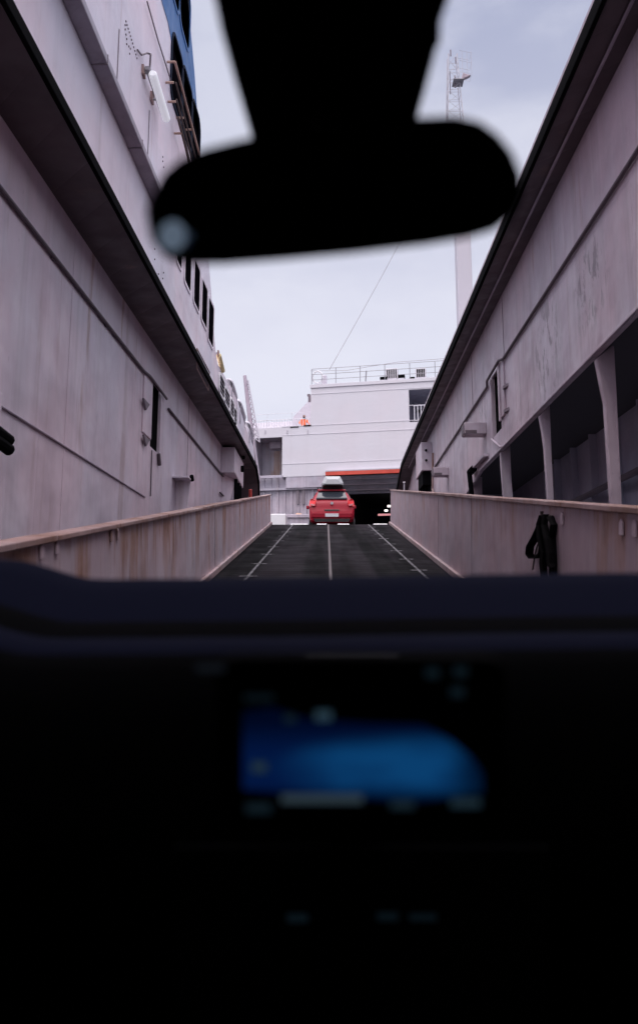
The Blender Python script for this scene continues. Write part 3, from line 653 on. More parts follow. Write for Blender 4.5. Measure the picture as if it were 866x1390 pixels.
# lower ribbed wall
zfl = 2.6+6
b = MB(); b.box((xleft, .35, zfl), (px0-.25, .45, zlowl+.1)); x = xleft
while x < px0-.3: b.box((x, .27, zfl), (x+.10, .349, zlowl+.05)); x += .42
b.build('ribbed_wall', M['ferry_grey'], ferry)
b = MB(); z = FX(370, 664)[1]; b.box((xleft, .10, z-.05), (px0-.26, .265, z+.08)); b.build('stringer', M['ferry_grey'], ferry)
slab(FX(388, 655)[0], FX(400, 662)[1], px0-.02, zlowl-.003, .02, .33, M['ferry_grey'], 'fascia_panel')
for px in (403, 411):
    x, z = FX(px, 672); b = MB(); b.box((x-.08, .18, z-.5), (x+.08, .26, z+.4)); b.build('wall_fitting', M['seam'], ferry)
# portal: red beam, hinged grey door, dark garage
b = MB(); z1 = FX(460, 636)[1]; b.box((px0-.10, -.22, zbeam-.21), (xR, -.02, zbeam+.02)); b.build('red_beam', M['red'], ferry, bevel=.02)
b = MB(); b.box((px0-.10, -.223, zbeam+.024), (xR, -.02, zbeam+.09)); b.build('beam_cap', M['mast'], ferry)
b = MB(); z2 = FX(500, 664)[1]
b.hull8([(px0+.05, 1.6, z2), (xR, 1.6, z2), (xR, 1.8, z2), (px0+.05, 1.8, z2), (px0+.05, .05, zbeam-.22), (xR, .05, zbeam-.22), (xR, .25, zbeam-.22), (px0+.05, .25, zbeam-.22)])
dr = b.build('bow_door', M['ferry_grey'], ferry); 
for k in range(3):
    f = .2+.3*k; y, z = .05+1.55*f-.06, zbeam-.22+(z2-zbeam+.22)*f
    b = MB(); b.box((px0+.05, y-.05, z-.03), (xR, y+.02, z+.03)); b.build('door_rib', M['seam'], dr)
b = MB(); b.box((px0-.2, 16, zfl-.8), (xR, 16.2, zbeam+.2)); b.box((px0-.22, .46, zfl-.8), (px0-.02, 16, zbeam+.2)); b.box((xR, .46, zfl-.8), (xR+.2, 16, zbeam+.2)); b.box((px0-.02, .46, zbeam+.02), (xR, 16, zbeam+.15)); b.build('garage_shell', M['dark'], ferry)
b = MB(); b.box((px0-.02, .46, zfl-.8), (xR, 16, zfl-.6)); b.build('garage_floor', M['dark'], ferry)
for px, py, yf in ((528, 687, 9), (524, 693, 11)):
    p = F(px, py, yf); b = MB(); b.box(p-Vector((.12, .05, .07)), p+Vector((.12, .05, .07))); b.build('garage_lamp', emit('garage lamp', (1, .93, .88), 2.0), ferry, bevel=.02)
p, p2 = F(513, 699, 6), F(530, 698, 6); b = MB(); b.box(p-Vector((0, .05, .05)), p2+Vector((0, .05, .04))); b.build('garage_pink_strip', emit('pink emissive strip', (1, .42, .45), .7), ferry)  # thin pink bar with an even pink emission
# white base block and ledge by the left ramp end
y_ = 33.5; a, c_ = on_y(362, 697.5, y_), on_y(388, 720, y_)
b = MB(); b.box((a.x, y_, c_.z-.3), (c_.x, y_+1, a.z)); tag(b.build('kerb_block', M['white'], bevel=.03), 'white painted block beside the end of the left ramp wall', 'block')
y_ = 38; a, c_ = on_y(386, 699, y_), on_y(446, 720, y_)
b = MB(); b.box((a.x, y_, c_.z-.2), (c_.x, y_+1.6, a.z)); b.box((a.x, y_-.08, a.z-.14), (c_.x, y_-.002, a.z+.02)); tag(b.build('quay_ledge', M['ferry_grey'], bevel=.02), 'low grey ledge left of the red hatchback with a tarpaulin on it', 'ledge')
# tarpaulin heap
p = on_y(406, 700, y_+.2); b = MB(); 
n = 9
vs = [[b.bm.verts.new(Vector((p.x+(i/(n-1)-.5)*.62, y_+.1+.12*j, a.z+.002+(.13*math.sin(math.pi*i/(n-1))*math.sin(math.pi*j/4)*(.6+.6*random.random()) if 0 < j < 4 else 0)))) for i in range(n)] for j in range(5)]
for j in range(4):
    for i in range(n-1): b.face([vs[j][i], vs[j][i+1], vs[j+1][i+1], vs[j+1][i]])
tag(b.build('tarpaulin', M['tarp']), 'crumpled orange tan tarpaulin lying on the low grey ledge', 'tarpaulin')
# roof railing
def railing(pxs, pyt, z0, h, yf, rails, step, name, x0, x1, r_=.02, m='railg'):
    b = MB(); x = x0
    while x <= x1+.01: b.tube([(x, yf, z0), (x, yf, z0+h)], r_, 5); x += step
    for f in rails: b.tube([(x0, yf, z0+h*f), (x1, yf, z0+h*f)], r_*.8, 5)
    return b.build(name, M[m], ferry)
railing(0, 0, zroof+.06, 1.0, .1, (1, .66, .33), 1.45, 'roof_railing', xa+.03, xR, .022)
railing(0, 0, zroof+.06, .95, 3.0, (1, .1), .13, 'roof_bar_railing', FX(540, 500)[0], xR, .010, 'mast')
b = MB(); b.tube([(xa+.05, .1, zroof+.1), (xa+.05, 3, zroof+1)], .012, 5); b.tube([(xa+3.3, .1, zroof+.75), (xa+3.25, .1, zroof+.1)], .04, 6); b.build('rail_stay', M['railg'], ferry)
# lower left deck: bar railing, sloped gusset, white bulwark further back
railing(0, 0, zdk-.01, .48, .05, (1, .02), .16, 'deck_bar_railing', FX(330, 575)[0], xa-.06, .022, 'railw')
b = MB(); b.tube([(FX(330, 563)[0], .05, zdk+.85), (xa-.05, .05, zdk+.85)], .012, 5); x = FX(330, 563)[0]
while x < xa: b.tube([(x, .05, zdk), (x, .05, zdk+.86)], .012, 5); x += 1.5
b.build('deck_wire_railing', M['railw'], ferry)
slab(xleft, zdk, xa-1.0, zdk+1.75, 5.6, 5.7, M['ferry'], 'back_bulwark')
g0, g1, g2 = F(398, 566, 5.5), F(422, 541, 5.5), F(422, 580, 5.5); b = MB(); b.prism([g0, g1, g2, Vector((g0.x, g0.y, zdk))], (0, .1, 0)); b.build('sloped_gusset', M['mast'], ferry)
p = F(421, 540, .5); b = MB(); b.box(p-Vector((.10, .1, .25)), p+Vector((.06, .1, .12))); b.box(p+Vector((-.16, -.08, .1)), p+Vector((.0, .08, .22))); b.build('deck_lamp', M['seam'], ferry)
b = MB(); x, z = FX(418, 577); b.box((x-.25, -.03, zdk-.02), (x+.2, .03, zdk+.05)); x = FX(401, 577)[0]; b.box((x-.3, -.03, zdk-.06), (x+.2, .03, zdk)); b.build('deck_cleat', M['lip'], ferry)
for px in (360, 390, 418):
    x, z = FX(px, 586); b = MB(); b.box((x-.04, -.03, z-.12), (x+.04, -.003, z+.1)); b.build('scupper', M['mast'], ferry)
# roof equipment standing on the ferry roof
def roof_thing(name, px, py, yf): return empty(name, MF @ T(Vector((f_at(px, py, yf).x, yf, zroof-6+.0))))
def deck_vent(px, yf, w, h, slats, label):
    root = tag(roof_thing('deck_vent', px, 515, yf), label, 'vent', 'louvred vents on the ferry roof')
    b = MB(); b.box((-w/2, 0, 0), (w/2, .4, h)); b.build('vent_casing', M['ferry'], root, bevel=.02)
    b = MB()
    for k in range(slats):
        x = -w/2+.05+(w-.1)*(k+.5)/slats; b.box((x-.035, -.012, h*.38), (x+.035, -.001, h*.95))
    b.build('louvre', M['glass'], root)
deck_vent(531.5, .6, .72, .95, 5, 'white louvred vent standing tallest in the middle of the ferry roof')
deck_vent(571, .6, .60, .85, 5, 'white louvred vent on the ferry roof nearest its right edge')
for px, yf, w, h, label in ((520, .4, .34, .42, 'small dark box on the ferry roof left of the tallest vent'), (544.5, .4, .34, .50, 'small dark box on the ferry roof right of the tallest vent'), (559, .4, .26, .30, 'smallest dark box on the ferry roof beside the right vent')):
    root = tag(roof_thing('deck_box', px, 515, yf), label, 'box', 'small boxes on the ferry roof')
    b = MB(); b.box((-w/2, 0, 0), (w/2, .3, h*.55)); b.build('box_body', M['railw'], root); b = MB(); b.box((-w/2-.02, -.02, h*.555), (w/2+.02, .32, h)); b.build('box_lid', M['lip'], root, bevel=.02)
root = tag(roof_thing('liferaft_canister', 440, 515, 1.0), 'grey upright canister at the left corner of the ferry roof', 'canister')
b = MB(); b.tube([(0, 0, .25), (0, 0, .3), (0, 0, .85), (0, 0, .9)], [.14, .17, .17, .14], 12); b.build('shell', M['mast'], root)
b = MB(); b.box((-.15, -.15, .0), (.15, .15, .248)); b.build('cradle', M['seam'], root)
root = tag(roof_thing('lifebuoy', 431, 515, .22), 'pale ring lifebuoy on the roof railing at the left corner', 'lifebuoy')
b = MB(); b.tube([(.30*math.cos(2*math.pi*k/20), 0, .58+.36*math.sin(2*math.pi*k/20)) for k in range(21)], .045, 8, False); b.build('ring', M['white'], root, smooth=True)

# ------------------------------------------------------------------ mast on the ferry
ym = 53.0; a = on_y(626, 325, ym); a2 = on_y(634, 480, ym); xm = on_y(631.5, 450, ym).x
ztop = on_y(626, 200, ym).z; zbot = zroof-6-.3
root = tag(empty('radar_mast', T((xm, ym, zbot))), 'tall pale ferry mast with a lattice top and radar scanner', 'mast')
b = MB(); h_ = ztop-zbot
b.hull8([(-.50, -.5, 0), (.50, -.5, 0), (.50, .5, 0), (-.50, .5, 0), (-.50, -.5, h_), (.50, -.5, h_), (.50, .5, h_), (-.50, .5, h_)]); b.build('mast_post', M['mast'], root, bevel=.05)
b = MB(); b.box((-.5, -.6, h_+.002), (1.1, .6, h_+.10)); b.build('mast_platform', M['steel'], root)
hl = on_y(620, 76, ym).z-ztop; b = MB(); w0, w1 = .62, .30; cx = -.28
n = 9
for sx_ in (-1, 1):
    for sy_ in (-1, 1): b.tube([(cx+sx_*w0, sy_*w0, h_+.1), (cx+sx_*w1-.05, sy_*w1, h_+hl)], .030, 5)
for k in range(n):
    f, f2 = k/n, (k+1)/n; w, w2 = w0+(w1-w0)*f, w0+(w1-w0)*f2; z, z2 = h_+.1+hl*f*.98, h_+.1+hl*f2*.98
    for (x0, y0, x1, y1) in ((-1, -1, 1, -1), (1, -1, 1, 1), (1, 1, -1, 1), (-1, 1, -1, -1)):
        b.tube([(cx+x0*w, y0*w, z), (cx+x1*w, y1*w, z)], .016, 4); b.tube([(cx+x0*w, y0*w, z), (cx+x1*w2, y1*w2, z2)], .014, 4)
b.build('lattice', M['mast'], root)
zr_ = on_y(628, 112, ym).z-zbot
b = MB(); b.prism([(.15, -.7, zr_-.2), (.6, -.7, zr_-.05), (.85, -.7, zr_+.10), (.62, -.7, zr_+.16), (.30, -.7, zr_+.28), (.22, -.7, zr_+.05)], (0, .3, 0)); b.build('radar_scanner', M['beam'], root, bevel=.03)
b = MB(); b.box((-.4, -.8, zr_-.28), (.35, .1, zr_-.23)); b.build('radar_platform', M['steel'], root)
b = MB(); zz = zr_+.5
for dz in (0, .9, 1.7): b.tube([(.1, -.5, zz+dz), (.95, -.5, zz+dz-.2), (.95, .3, zz+dz-.2), (.1, .3, zz+dz)], .014, 4)
for x in (.3, .65, .95): b.tube([(x, -.5, zz-.1), (x, -.5, zz+1.6)], .012, 4)
b.build('guard_cage', M['mast'], root)
b = MB(); b.tube([(cx-.15, 0, h_+hl), (cx-.15, 0, h_+hl+.5)], .045, 8); b.tube([(cx+.2, 0, h_+hl-.6), (cx+.2, 0, h_+hl-.1)], .045, 8); b.tube([(cx+.05, -.3, h_+hl*.62), (cx+.05, -.3, h_+hl*.75)], .05, 8); b.tube([(cx-.3, -.3, h_+hl*.55), (cx-.3, -.3, h_+hl*.80)], .03, 8); b.build('navigation_light', M['seam'], root)
# stay wire from the roof corner up to the mast
A0 = on_y(447, 502, 46.3); B0 = on_y(617, 180, ym); pts = [A0.lerp(B0, k/10)-Vector((0, 0, .4*math.sin(math.pi*k/10))) for k in range(11)]
b = MB(); b.tube([p-A0 for p in pts], .014, 5); o = b.build('stay_wire', M['seam'], M4=T(A0)); tag(o, 'thin dark stay wire running from the ferry roof up to the mast', 'wire')
pts = [on_y(*p, 47.5) for p in ((422, 503.5), (470, 503), (505, 497), (540, 491.5), (580, 488.5), (615, 486), (660, 483))]
b = MB(); b.tube([p-pts[0] for p in pts], .012, 5); o = b.build('signal_rope', M['seam'], M4=T(pts[0])); tag(o, 'thin sagging rope above the roof railing of the ferry', 'rope')
# lattice boom behind the left bulwark
yb_ = 27.0; p0, p1 = on_y(345, 600, yb_), on_y(333, 510, yb_)
root = tag(empty('lattice_boom', T(p0)), 'leaning grey lattice boom rising behind the end of the left ship', 'boom')
d = p1-p0; w = .15; b = MB()
def bp(f, i, j): s_ = w*(1-f*.65); return d*f+Vector((s_*(i-.3), s_*j, 0))
for i in (0, 1):
    for j in (-.5, .5): b.tube([bp(0, i*1.6, j), bp(.93, i*1.6, j)], .018, 5)
for k in range(12):
    for j in (-.5, .5): b.tube([bp(k/13, 0, j), bp((k+1)/13, 1.6, j)], .010, 4); b.tube([bp(k/13, 1.6, j), bp((k+1)/13, 0, j)], .010, 4)
b.build('lattice', M['mast'], root)
b = MB(); b.tube([bp(-.6, .0, 0), bp(1, .0, 0)], [.11, .06], 8); b.build('boom_pole', M['beam'], root)

# ------------------------------------------------------------------ small things along the ramp end
for root_m, x, px, py0, py1, mt, lab in ((MR, RL-.2, 340, 664, 676, 'redpost', 'short red marker post behind the cap of the left ramp wall'), (MR, RR+.2, 548.5, 654, 668, 'mast', 'thin pale marker post behind the far end of the right ramp wall')):
    p, p2 = r_at_x(px, py0, x), r_at_x(px, py1, x); root = tag(empty('marker_post', MR @ T((x, p2.y, p2.z-.2))), lab, 'post', 'marker posts by the ramp walls')
    b = MB(); b.tube([(0, 0, 0), (0, 0, p.z-p2.z+.18)], .05 if mt == 'redpost' else .022, 8); b.build('post', M[mt], root)
    b = MB(); b.tube([(0, 0, p.z-p2.z+.181), (0, 0, p.z-p2.z+.2)], [.055, .03], 8); b.build('post_cap', M[mt], root)
yy = YC-.3; P0 = r_at_y(357.5, 675, yy)
root = tag(empty('mooring_rope', MR @ T(P0)), 'yellow rope hung over the end of the left ramp wall', 'rope')
def q(px, py): return r_at_y(px, py, yy)-P0
b = MB(); b.tube([q(357, 676), q(359, 675), q(361.5, 679), q(362.5, 687), q(363.5, 693)], [.03, .05, .075, .06, .02], 8); b.tube([q(358, 677), q(359.5, 684), q(361, 690)], [.04, .05, .02], 8); b.build('rope_bight', M['yellow'], root, smooth=True)
b = MB(); b.tube([q(362, 688), q(364, 700), q(366, 711)], .022, 6); b.build('rope_tail', M['strap'], root)

# ------------------------------------------------------------------ crew member on the lower deck
pf = f_at(412.5, 575, 4.2); zfloor = zdk-6-.01
root = tag(empty('person', MF @ T((pf.x, 4.2, zfloor)) @ Matrix.Rotation(R(20), 4, 'Z')), 'person in orange hi vis jacket leaning behind the railing of the left ferry deck', 'person')
def skin(name, verts, edges, mtl, parent, sub=1):
    me = bpy.data.meshes.new(name); me.from_pydata([v[:3] for v in verts], edges, []); me.materials.append(mtl)
    o = bpy.data.objects.new(name, me); COL.objects.link(o); o.parent = parent
    o.modifiers.new('skin', 'SKIN').use_smooth_shade = True
    for v, sv in zip(verts, me.skin_vertices[0].data): sv.radius = (v[3], v[3]*(.75 if len(v) < 5 else v[4]))
    me.skin_vertices[0].data[0].use_root = True
    s_ = o.modifiers.new('sub', 'SUBSURF'); s_.levels = s_.render_levels = sub
    return o
body = skin('body', [(0, 0, .95, .15), (0, 0, 1.15, .14), (0, -.06, 1.36, .16), (0, -.10, 1.50, .06), (0, -.13, 1.58, .085, 1.1), (0, -.14, 1.68, .095, 1.1), (0, -.14, 1.75, .06, 1.1),
             (-.10, 0, .88, .10), (-.11, -.02, .50, .07), (-.11, .02, .10, .05), (-.12, -.12, .04, .045), (.10, 0, .88, .10), (.11, -.02, .50, .07), (.11, .02, .10, .05), (.12, -.12, .04, .045)],
            [(0, 1), (1, 2), (2, 3), (3, 4), (4, 5), (5, 6), (0, 7), (7, 8), (8, 9), (9, 10), (0, 11), (11, 12), (12, 13), (13, 14)], M['trousers'], root)
head = skin('head', [(0, -.135, 1.60, .088, 1.15), (0, -.14, 1.66, .102, 1.1), (0, -.14, 1.72, .085, 1.1), (0, -.245, 1.645, .018)], [(0, 1), (1, 2), (1, 3)], M['skin'], root)
skin('hair', [(0, -.115, 1.70, .108, 1.1), (0, -.125, 1.755, .075, 1.1)], [(0, 1)], M['hair'], head)
skin('jacket', [(0, 0, .92, .19), (0, -.01, 1.15, .18), (0, -.06, 1.38, .185), (0, -.09, 1.47, .085), (-.20, -.07, 1.39, .09), (-.30, -.22, 1.18, .075), (-.26, -.46, 1.08, .06), (.20, -.07, 1.39, .09), (.30, -.20, 1.16, .075), (.28, -.44, 1.06, .06)],
     [(0, 1), (1, 2), (2, 3), (2, 4), (4, 5), (5, 6), (2, 7), (7, 8), (8, 9)], M['orange'], root)
for s_ in (-1, 1): skin('hand', [(s_*.27, -.48, 1.07, .035), (s_*.26, -.56, 1.05, .04)], [(0, 1)], M['skin'], root)

# ------------------------------------------------------------------ red hatchback
yc = 30.9; pc = on_y(450.5, 712, yc)
slope = math.atan2(.59, 47-YC+.35)
MC = T((pc.x, yc, deck_z(yc)+.005)) @ Matrix.Rotation(R(1.0), 4, 'Z') @ Matrix.Rotation(slope, 4, 'X')
car = tag(empty('parked_car', MC), 'red hatchback seen from behind at the top of the ramp, roof box on its roof', 'car')
SC = .985
def cs(p): return Vector((p[0]*SC, p[1]*SC, p[2]*1.13))
st = [  # y, bottom z, half width low, half width belt, belt z, top z, top half width
    (0.00, .36, .70, .72, .50, .56, .62), (.02, .30, .80, .82, .58, .66, .74), (.07, .28, .85, .87, .66, .74, .80), (.11, .27, .87, .885, .80, .90, .82), (.16, .26, .875, .885, .86, 1.00, .79), (.24, .25, .88, .885, .90, 1.05, .76),
    (.58, .23, .885, .885, .92, 1.40, .60), (.66, .23, .885, .885, .92, 1.455, .57), (1.0, .22, .885, .885, .93, 1.475, .57), (1.9, .22, .885, .885, .93, 1.48, .57), (2.45, .22, .885, .88, .94, 1.40, .56), (3.15, .22, .88, .87, .92, 1.03, .68), (3.8, .24, .86, .83, .80, .90, .60), (4.1, .28, .76, .74, .66, .74, .5), (4.2, .34, .62, .62, .52, .56, .4)]
b = MB(); rings = []
for (y, zb, wl_, wb, zbelt, zt, wt) in st:
    half = [(wl_*.80, zb), (wl_*.97, zb+.06), (wl_*1.0, zb+(zbelt-zb)*.4), (wb*1.0, zb+(zbelt-zb)*.75), (wb*.975, zbelt), ((wb*.5+wt*.5), zbelt+(zt-zbelt)*.52), (wt*1.02, zt-.045), (wt*.85, zt-.008), (wt*.4, zt)]
    r_ = [(x, y, z) for x, z in half]+[(-x, y, z) for x, z in reversed(half)]
    rings.append([b.bm.verts.new(cs(p)) for p in r_])
for i in range(len(rings)-1):
    n = len(rings[i])
    for k in range(n): b.face([rings[i][k], rings[i][(k+1) % n], rings[i+1][(k+1) % n], rings[i+1][k]])
b.face(rings[0][::-1]); b.face(rings[-1])
body = b.build('body', M['carred'], car, smooth=True)
sd = body.modifiers.new('sub', 'SUBSURF'); sd.levels = sd.render_levels = 1
def cb(name, pts, vec, m, parent=car, bevel=0): b = MB(); b.prism([cs(p) for p in pts], Vector(vec)); return b.build(name, m, parent, bevel=bevel)
cb('rear_window', [(-.62, .245, 1.075), (.62, .245, 1.075), (.60, .27, 1.12), (.53, .50, 1.335), (.46, .535, 1.36), (-.46, .535, 1.36), (-.53, .50, 1.335), (-.60, .27, 1.12)], (0, -.035, .02), M['carglass'], bevel=.01)
cb('spoiler', [(-.56, .46, 1.435), (.56, .46, 1.435), (.55, .72, 1.49), (-.55, .72, 1.49)], (0, 0, -.035), M['carred'], bevel=.012)
b = MB(); b.tube([Vector((.0, .20, 1.23)), Vector((.36, .30, 1.31))], .012, 6); b.build('wiper', M['black'], car)
for s_ in (-1, 1):
    l = cb('tail_lamp', [(s_*.60, .085, 1.03), (s_*.78, .16, 1.10), (s_*.845, .30, 1.06), (s_*.885, .34, .92), (s_*.86, .12, .82), (s_*.64, .06, .84)], (s_*.012, -.035, .004), M['tail'], bevel=.015)
    cb('reverse_lens', [(s_*.66, .035, .90), (s_*.83, .075, .93), (s_*.83, .07, .86), (s_*.67, .03, .84)], (s_*.004, -.015, 0), M['tailw'], l)
    m_ = MB(); m_.box((s_*.90, 2.35, 1.06), (s_*1.03, 2.47, 1.20)); m_.build('side_mirror', M['carred'], car, bevel=.03, seg=3)
    cb('side_window', [(s_*.872, .75, .98), (s_*.872, 2.6, .98), (s_*.62, 2.35, 1.38), (s_*.63, .95, 1.38)], (s_*.012, 0, .004), M['carglass'])
    cb('bumper_reflector', [(s_*.58, -.012, .47), (s_*.78, -.0, .48), (s_*.78, .0, .45), (s_*.58, -.012, .44)], (0, -.02, 0), M['tail'])
    for y in (.75, 3.35):
        b = MB(); b.tube([(s_*.68, y, .31), (s_*.70, y, .31), (s_*.87, y, .31), (s_*.885, y, .31)], [.27, .315, .315, .27], 20); w_ = b.build('wheel', M['tyre'], car)
        b = MB(); b.tube([(s_*.884, y, .31), (s_*.896, y, .31)], [.21, .19], 16); b.build('rim', M['rim'], w_)
cb('bumper_insert', [(-.72, -.004, .40), (.72, -.004, .40), (.66, -.004, .29), (-.66, -.004, .29)], (0, -.02, 0), M['black'], bevel=.01)
cb('bumper', [(-.80, .0, .60), (.80, .0, .60), (.78, -.0, .44), (-.78, -.0, .44)], (0, -.045, 0), M['carred'], bevel=.03)
pl = cb('number_plate', [(-.26, -.048, .575), (.26, -.048, .575), (.26, -.048, .465), (-.26, -.048, .465)], (0, -.012, 0), M['plate'])
cb('tailgate_handle', [(-.30, .045, .72), (.30, .045, .72), (.28, .03, .67), (-.28, .03, .67)], (0, -.02, 0), M['black'], bevel=.008)
b = MB(); b.tube([Vector((0, .04, 1.06)), Vector((0, .09, 1.06))], .055, 14); b.build('emblem', M['rim'], car)
# roof box (rests on the car: a thing of its own) on two bars
rb = tag(empty('roof_box', MC @ T((.04, .30, 1.68))), 'pale grey roof box on bars above the red hatchback', 'roof box')
secs = [(0, .30, .12, .34), (.06, .41, .08, .46), (.5, .44, .07, .50), (1.3, .44, .07, .49), (1.75, .30, .10, .32), (1.95, .15, .14, .22)]
def boxloft(f0, f1, m, name):
    b = MB(); rings = []
    for y, w, z0, z1 in secs:
        a, c_ = z0+(z1-z0)*f0, z0+(z1-z0)*f1
        taper = (lambda f: w*(1-.30*max(0, f-.35)/.65)*(1 if f > .3 else .92+.27*f))
        rr = [(taper(f0+(f1-f0)*k/4), z0+(z1-z0)*(f0+(f1-f0)*k/4)) for k in range(5)]
        rings.append([b.bm.verts.new((x, y, z)) for x, z in rr]+[b.bm.verts.new((-x, y, z)) for x, z in reversed(rr)])
    for i in range(len(rings)-1):
        for k in range(10): b.face([rings[i][k], rings[i][(k+1) % 10], rings[i+1][(k+1) % 10], rings[i+1][k]])
    b.face(rings[0][::-1]); b.face(rings[-1]); return b.build(name, m, rb, bevel=.015)
boxloft(0, .12, M['black'], 'box_base'); boxloft(.13, 1, M['boxgrey'], 'box_lid')
for y in (.35, 1.25):
    b = MB(); b.box((-.60, y, .035), (.48, y+.06, .065)); b.box((-.60, y, -.05), (-.55, y+.06, .034)); b.box((.43, y, -.05), (.48, y+.06, .034)); b.build('roof_bar', M['black'], rb)

# ------------------------------------------------------------------ own car cabin
cab = tag(empty('car_cabin', MR), 'dark car cabin around the viewer with dashboard, screen and mirror', 'car')
def C(px, py, d): return r_at_y(px, py, d)
# windscreen
hx = .72
sc_a, sc_b = (.50, H+.37), (1.47, H-.24)
b = MB(); v = [b.bm.verts.new(p) for p in ((-hx+.08, sc_a[0], sc_a[1]), (hx-.08, sc_a[0], sc_a[1]), (hx, sc_b[0], sc_b[1]), (-hx, sc_b[0], sc_b[1]))]; b.face(v); b.build('windscreen', M['screen'], cab)
# roof, pillars, doors, rear, floor
b = MB(); b.prism([(-.66, .48, H+.39), (-.66, -.2, H+.42), (-.66, -1.7, H+.36), (-.66, -1.7, H+.42), (-.66, -.2, H+.48), (-.66, .48, H+.45)], (1.32, 0, 0)); b.build('roof', M['cabin'], cab)
for s_ in (-1, 1):
    b = MB(); b.hull8([(s_*(hx+.01), 1.40, H-.30), (s_*(hx+.10), 1.40, H-.30), (s_*(hx+.10), 1.54, H-.30), (s_*(hx+.01), 1.54, H-.30), (s_*.64, .46, H+.36), (s_*.74, .46, H+.36), (s_*.74, .56, H+.42), (s_*.64, .56, H+.42)]); b.build('pillar', M['cabin'], cab)
    b = MB(); b.plate([(s_*.76, 1.5, .25), (s_*.76, -1.7, .25), (s_*.76, -1.7, H-.1), (s_*.70, -1.7, H+.40), (s_*.70, .5, H+.42), (s_*.76, 1.5, H-.16)],
                      [[(s_*.757, 1.05, H-.12), (s_*.757, .05, H-.12), (s_*.71, .05, H+.28), (s_*.71, .45, H+.28)]], (s_*.05, 0, 0)); d_ = b.build('door', M['cabin'], cab)
    b = MB(); v = [b.bm.verts.new(p) for p in ((s_*.785, 1.05, H-.13), (s_*.785, .05, H-.13), (s_*.735, .05, H+.29), (s_*.735, .45, H+.29))]; b.face(v); b.build('door_glass', M['screen'], d_)
b = MB(); b.box((-.76, -1.75, .25), (.76, -1.702, H+.42)); b.build('rear_panel', M['cabin'], cab)
b = MB(); b.box((-.76, -1.7, .20), (.76, 1.6, .248)); b.build('floor', M['cabin'], cab)
b = MB(); b.box((-.80, 1.56, .2), (.80, 1.62, H-.32)); b.build('firewall', M['cabin'], cab)
# dashboard loft
def dash_profile(x):
    hump = .022*max(0, min(1, (-x-.26)/.10)); hump = hump*hump*(3*.03-2*hump)/(.03*.03) if hump else 0
    cen = .005*math.exp(-(x/.5)**2)
    zt = H-.104+.004*math.sin(4*x+1)-cen+hump+.018*max(0, x)*.6
    return [(1.50, H-.30), (1.25, zt-.085), (1.05, zt-.030), (.98, zt-.007), (.94, zt), (.90, zt-.009), (.85, zt-.0345), (.832, zt-.0395), (.822, zt-.048), (.812, zt-.054), (.800, zt-.052), (.788, zt-.0400), (.757, zt-.0410), (.738, zt-.046), (.726, zt-.058), (.715, zt-.089), (.708, zt-.13), (.70, H-.62), (1.5, H-.62)]
b = MB(); rings = []
xs = [-.755+1.51*i/60 for i in range(61)]
for x in xs: rings.append([b.bm.verts.new((x, y, z)) for y, z in dash_profile(x)])
for i in range(60):
    n = len(rings[0])
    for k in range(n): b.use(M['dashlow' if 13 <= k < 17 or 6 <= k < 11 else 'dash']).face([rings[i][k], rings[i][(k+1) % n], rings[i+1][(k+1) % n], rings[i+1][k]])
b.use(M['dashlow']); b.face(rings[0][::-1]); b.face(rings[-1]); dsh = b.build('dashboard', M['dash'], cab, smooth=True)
# centre stack and screen
D = .50
a, c_ = C(292, 893, D), C(690, 1128, D)
b = MB(); b.prism([(x, D, z) for x, z in rrect(a.x, c_.z, c_.x, a.z, .012)], (0, .018, 0)); scr = b.build('touchscreen', M['housing'], cab, bevel=.003)
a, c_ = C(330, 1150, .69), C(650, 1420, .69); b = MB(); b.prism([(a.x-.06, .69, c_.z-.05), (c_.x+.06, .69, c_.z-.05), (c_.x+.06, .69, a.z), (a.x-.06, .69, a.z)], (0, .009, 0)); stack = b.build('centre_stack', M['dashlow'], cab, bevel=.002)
b = MB(); a = C(490, 1010, .52); b.box((a.x-.04, .519, a.z-.04), (a.x+.04, .71, a.z+.02)); b.build('screen_arm', M['cabin'], scr)
m = M['display'] = bpy.data.materials.new('blue display'); m.use_nodes = True; nt = m.node_tree; nt.nodes.clear()
o = nt.nodes.new('ShaderNodeOutputMaterial'); e = nt.nodes.new('ShaderNodeEmission'); nt.links.new(e.outputs[0], o.inputs[0])
tc = nt.nodes.new('ShaderNodeTexCoord').outputs['Object']; sx = nt.nodes.new('ShaderNodeSeparateXYZ'); nt.links.new(tc, sx.inputs[0])
ctr = C(560, 1042, D-.004); A_ = math_(m, 'POWER', math_(m, 'ABSOLUTE', math_(m, 'DIVIDE', math_(m, 'SUBTRACT', sx.outputs[0], ctr.x), .088), 0), 2)
B_ = math_(m, 'POWER', math_(m, 'ABSOLUTE', math_(m, 'DIVIDE', math_(m, 'SUBTRACT', sx.outputs[2], ctr.z), .024), 0), 2)
g = rng(m, math_(m, 'ADD', A_, B_), 1.1, 0, 0, 1, True); nz = noise(m, tc, 16, 3, .55, (.8, 1, 3.2))
g = math_(m, 'MULTIPLY', g, rng(m, nz, .36, .66, .30, 1.3))
zt_, zb__, xr_ = C(500, 968, D).z, C(500, 1086, D).z, C(656, 1040, D).x
fd = math_(m, 'MULTIPLY', rng(m, sx.outputs[2], zt_, zt_-.028, .25, 1, True), math_(m, 'MULTIPLY', rng(m, sx.outputs[2], zb__, zb__+.012, .2, 1, True), rng(m, sx.outputs[0], xr_, xr_-.03, .25, 1, True)))
nt.links.new(mix(m, g, (.002, .020, .125), (.008, .125, .40)), e.inputs[0]); nt.links.new(math_(m, 'MULTIPLY', fd, .36), e.inputs[1])
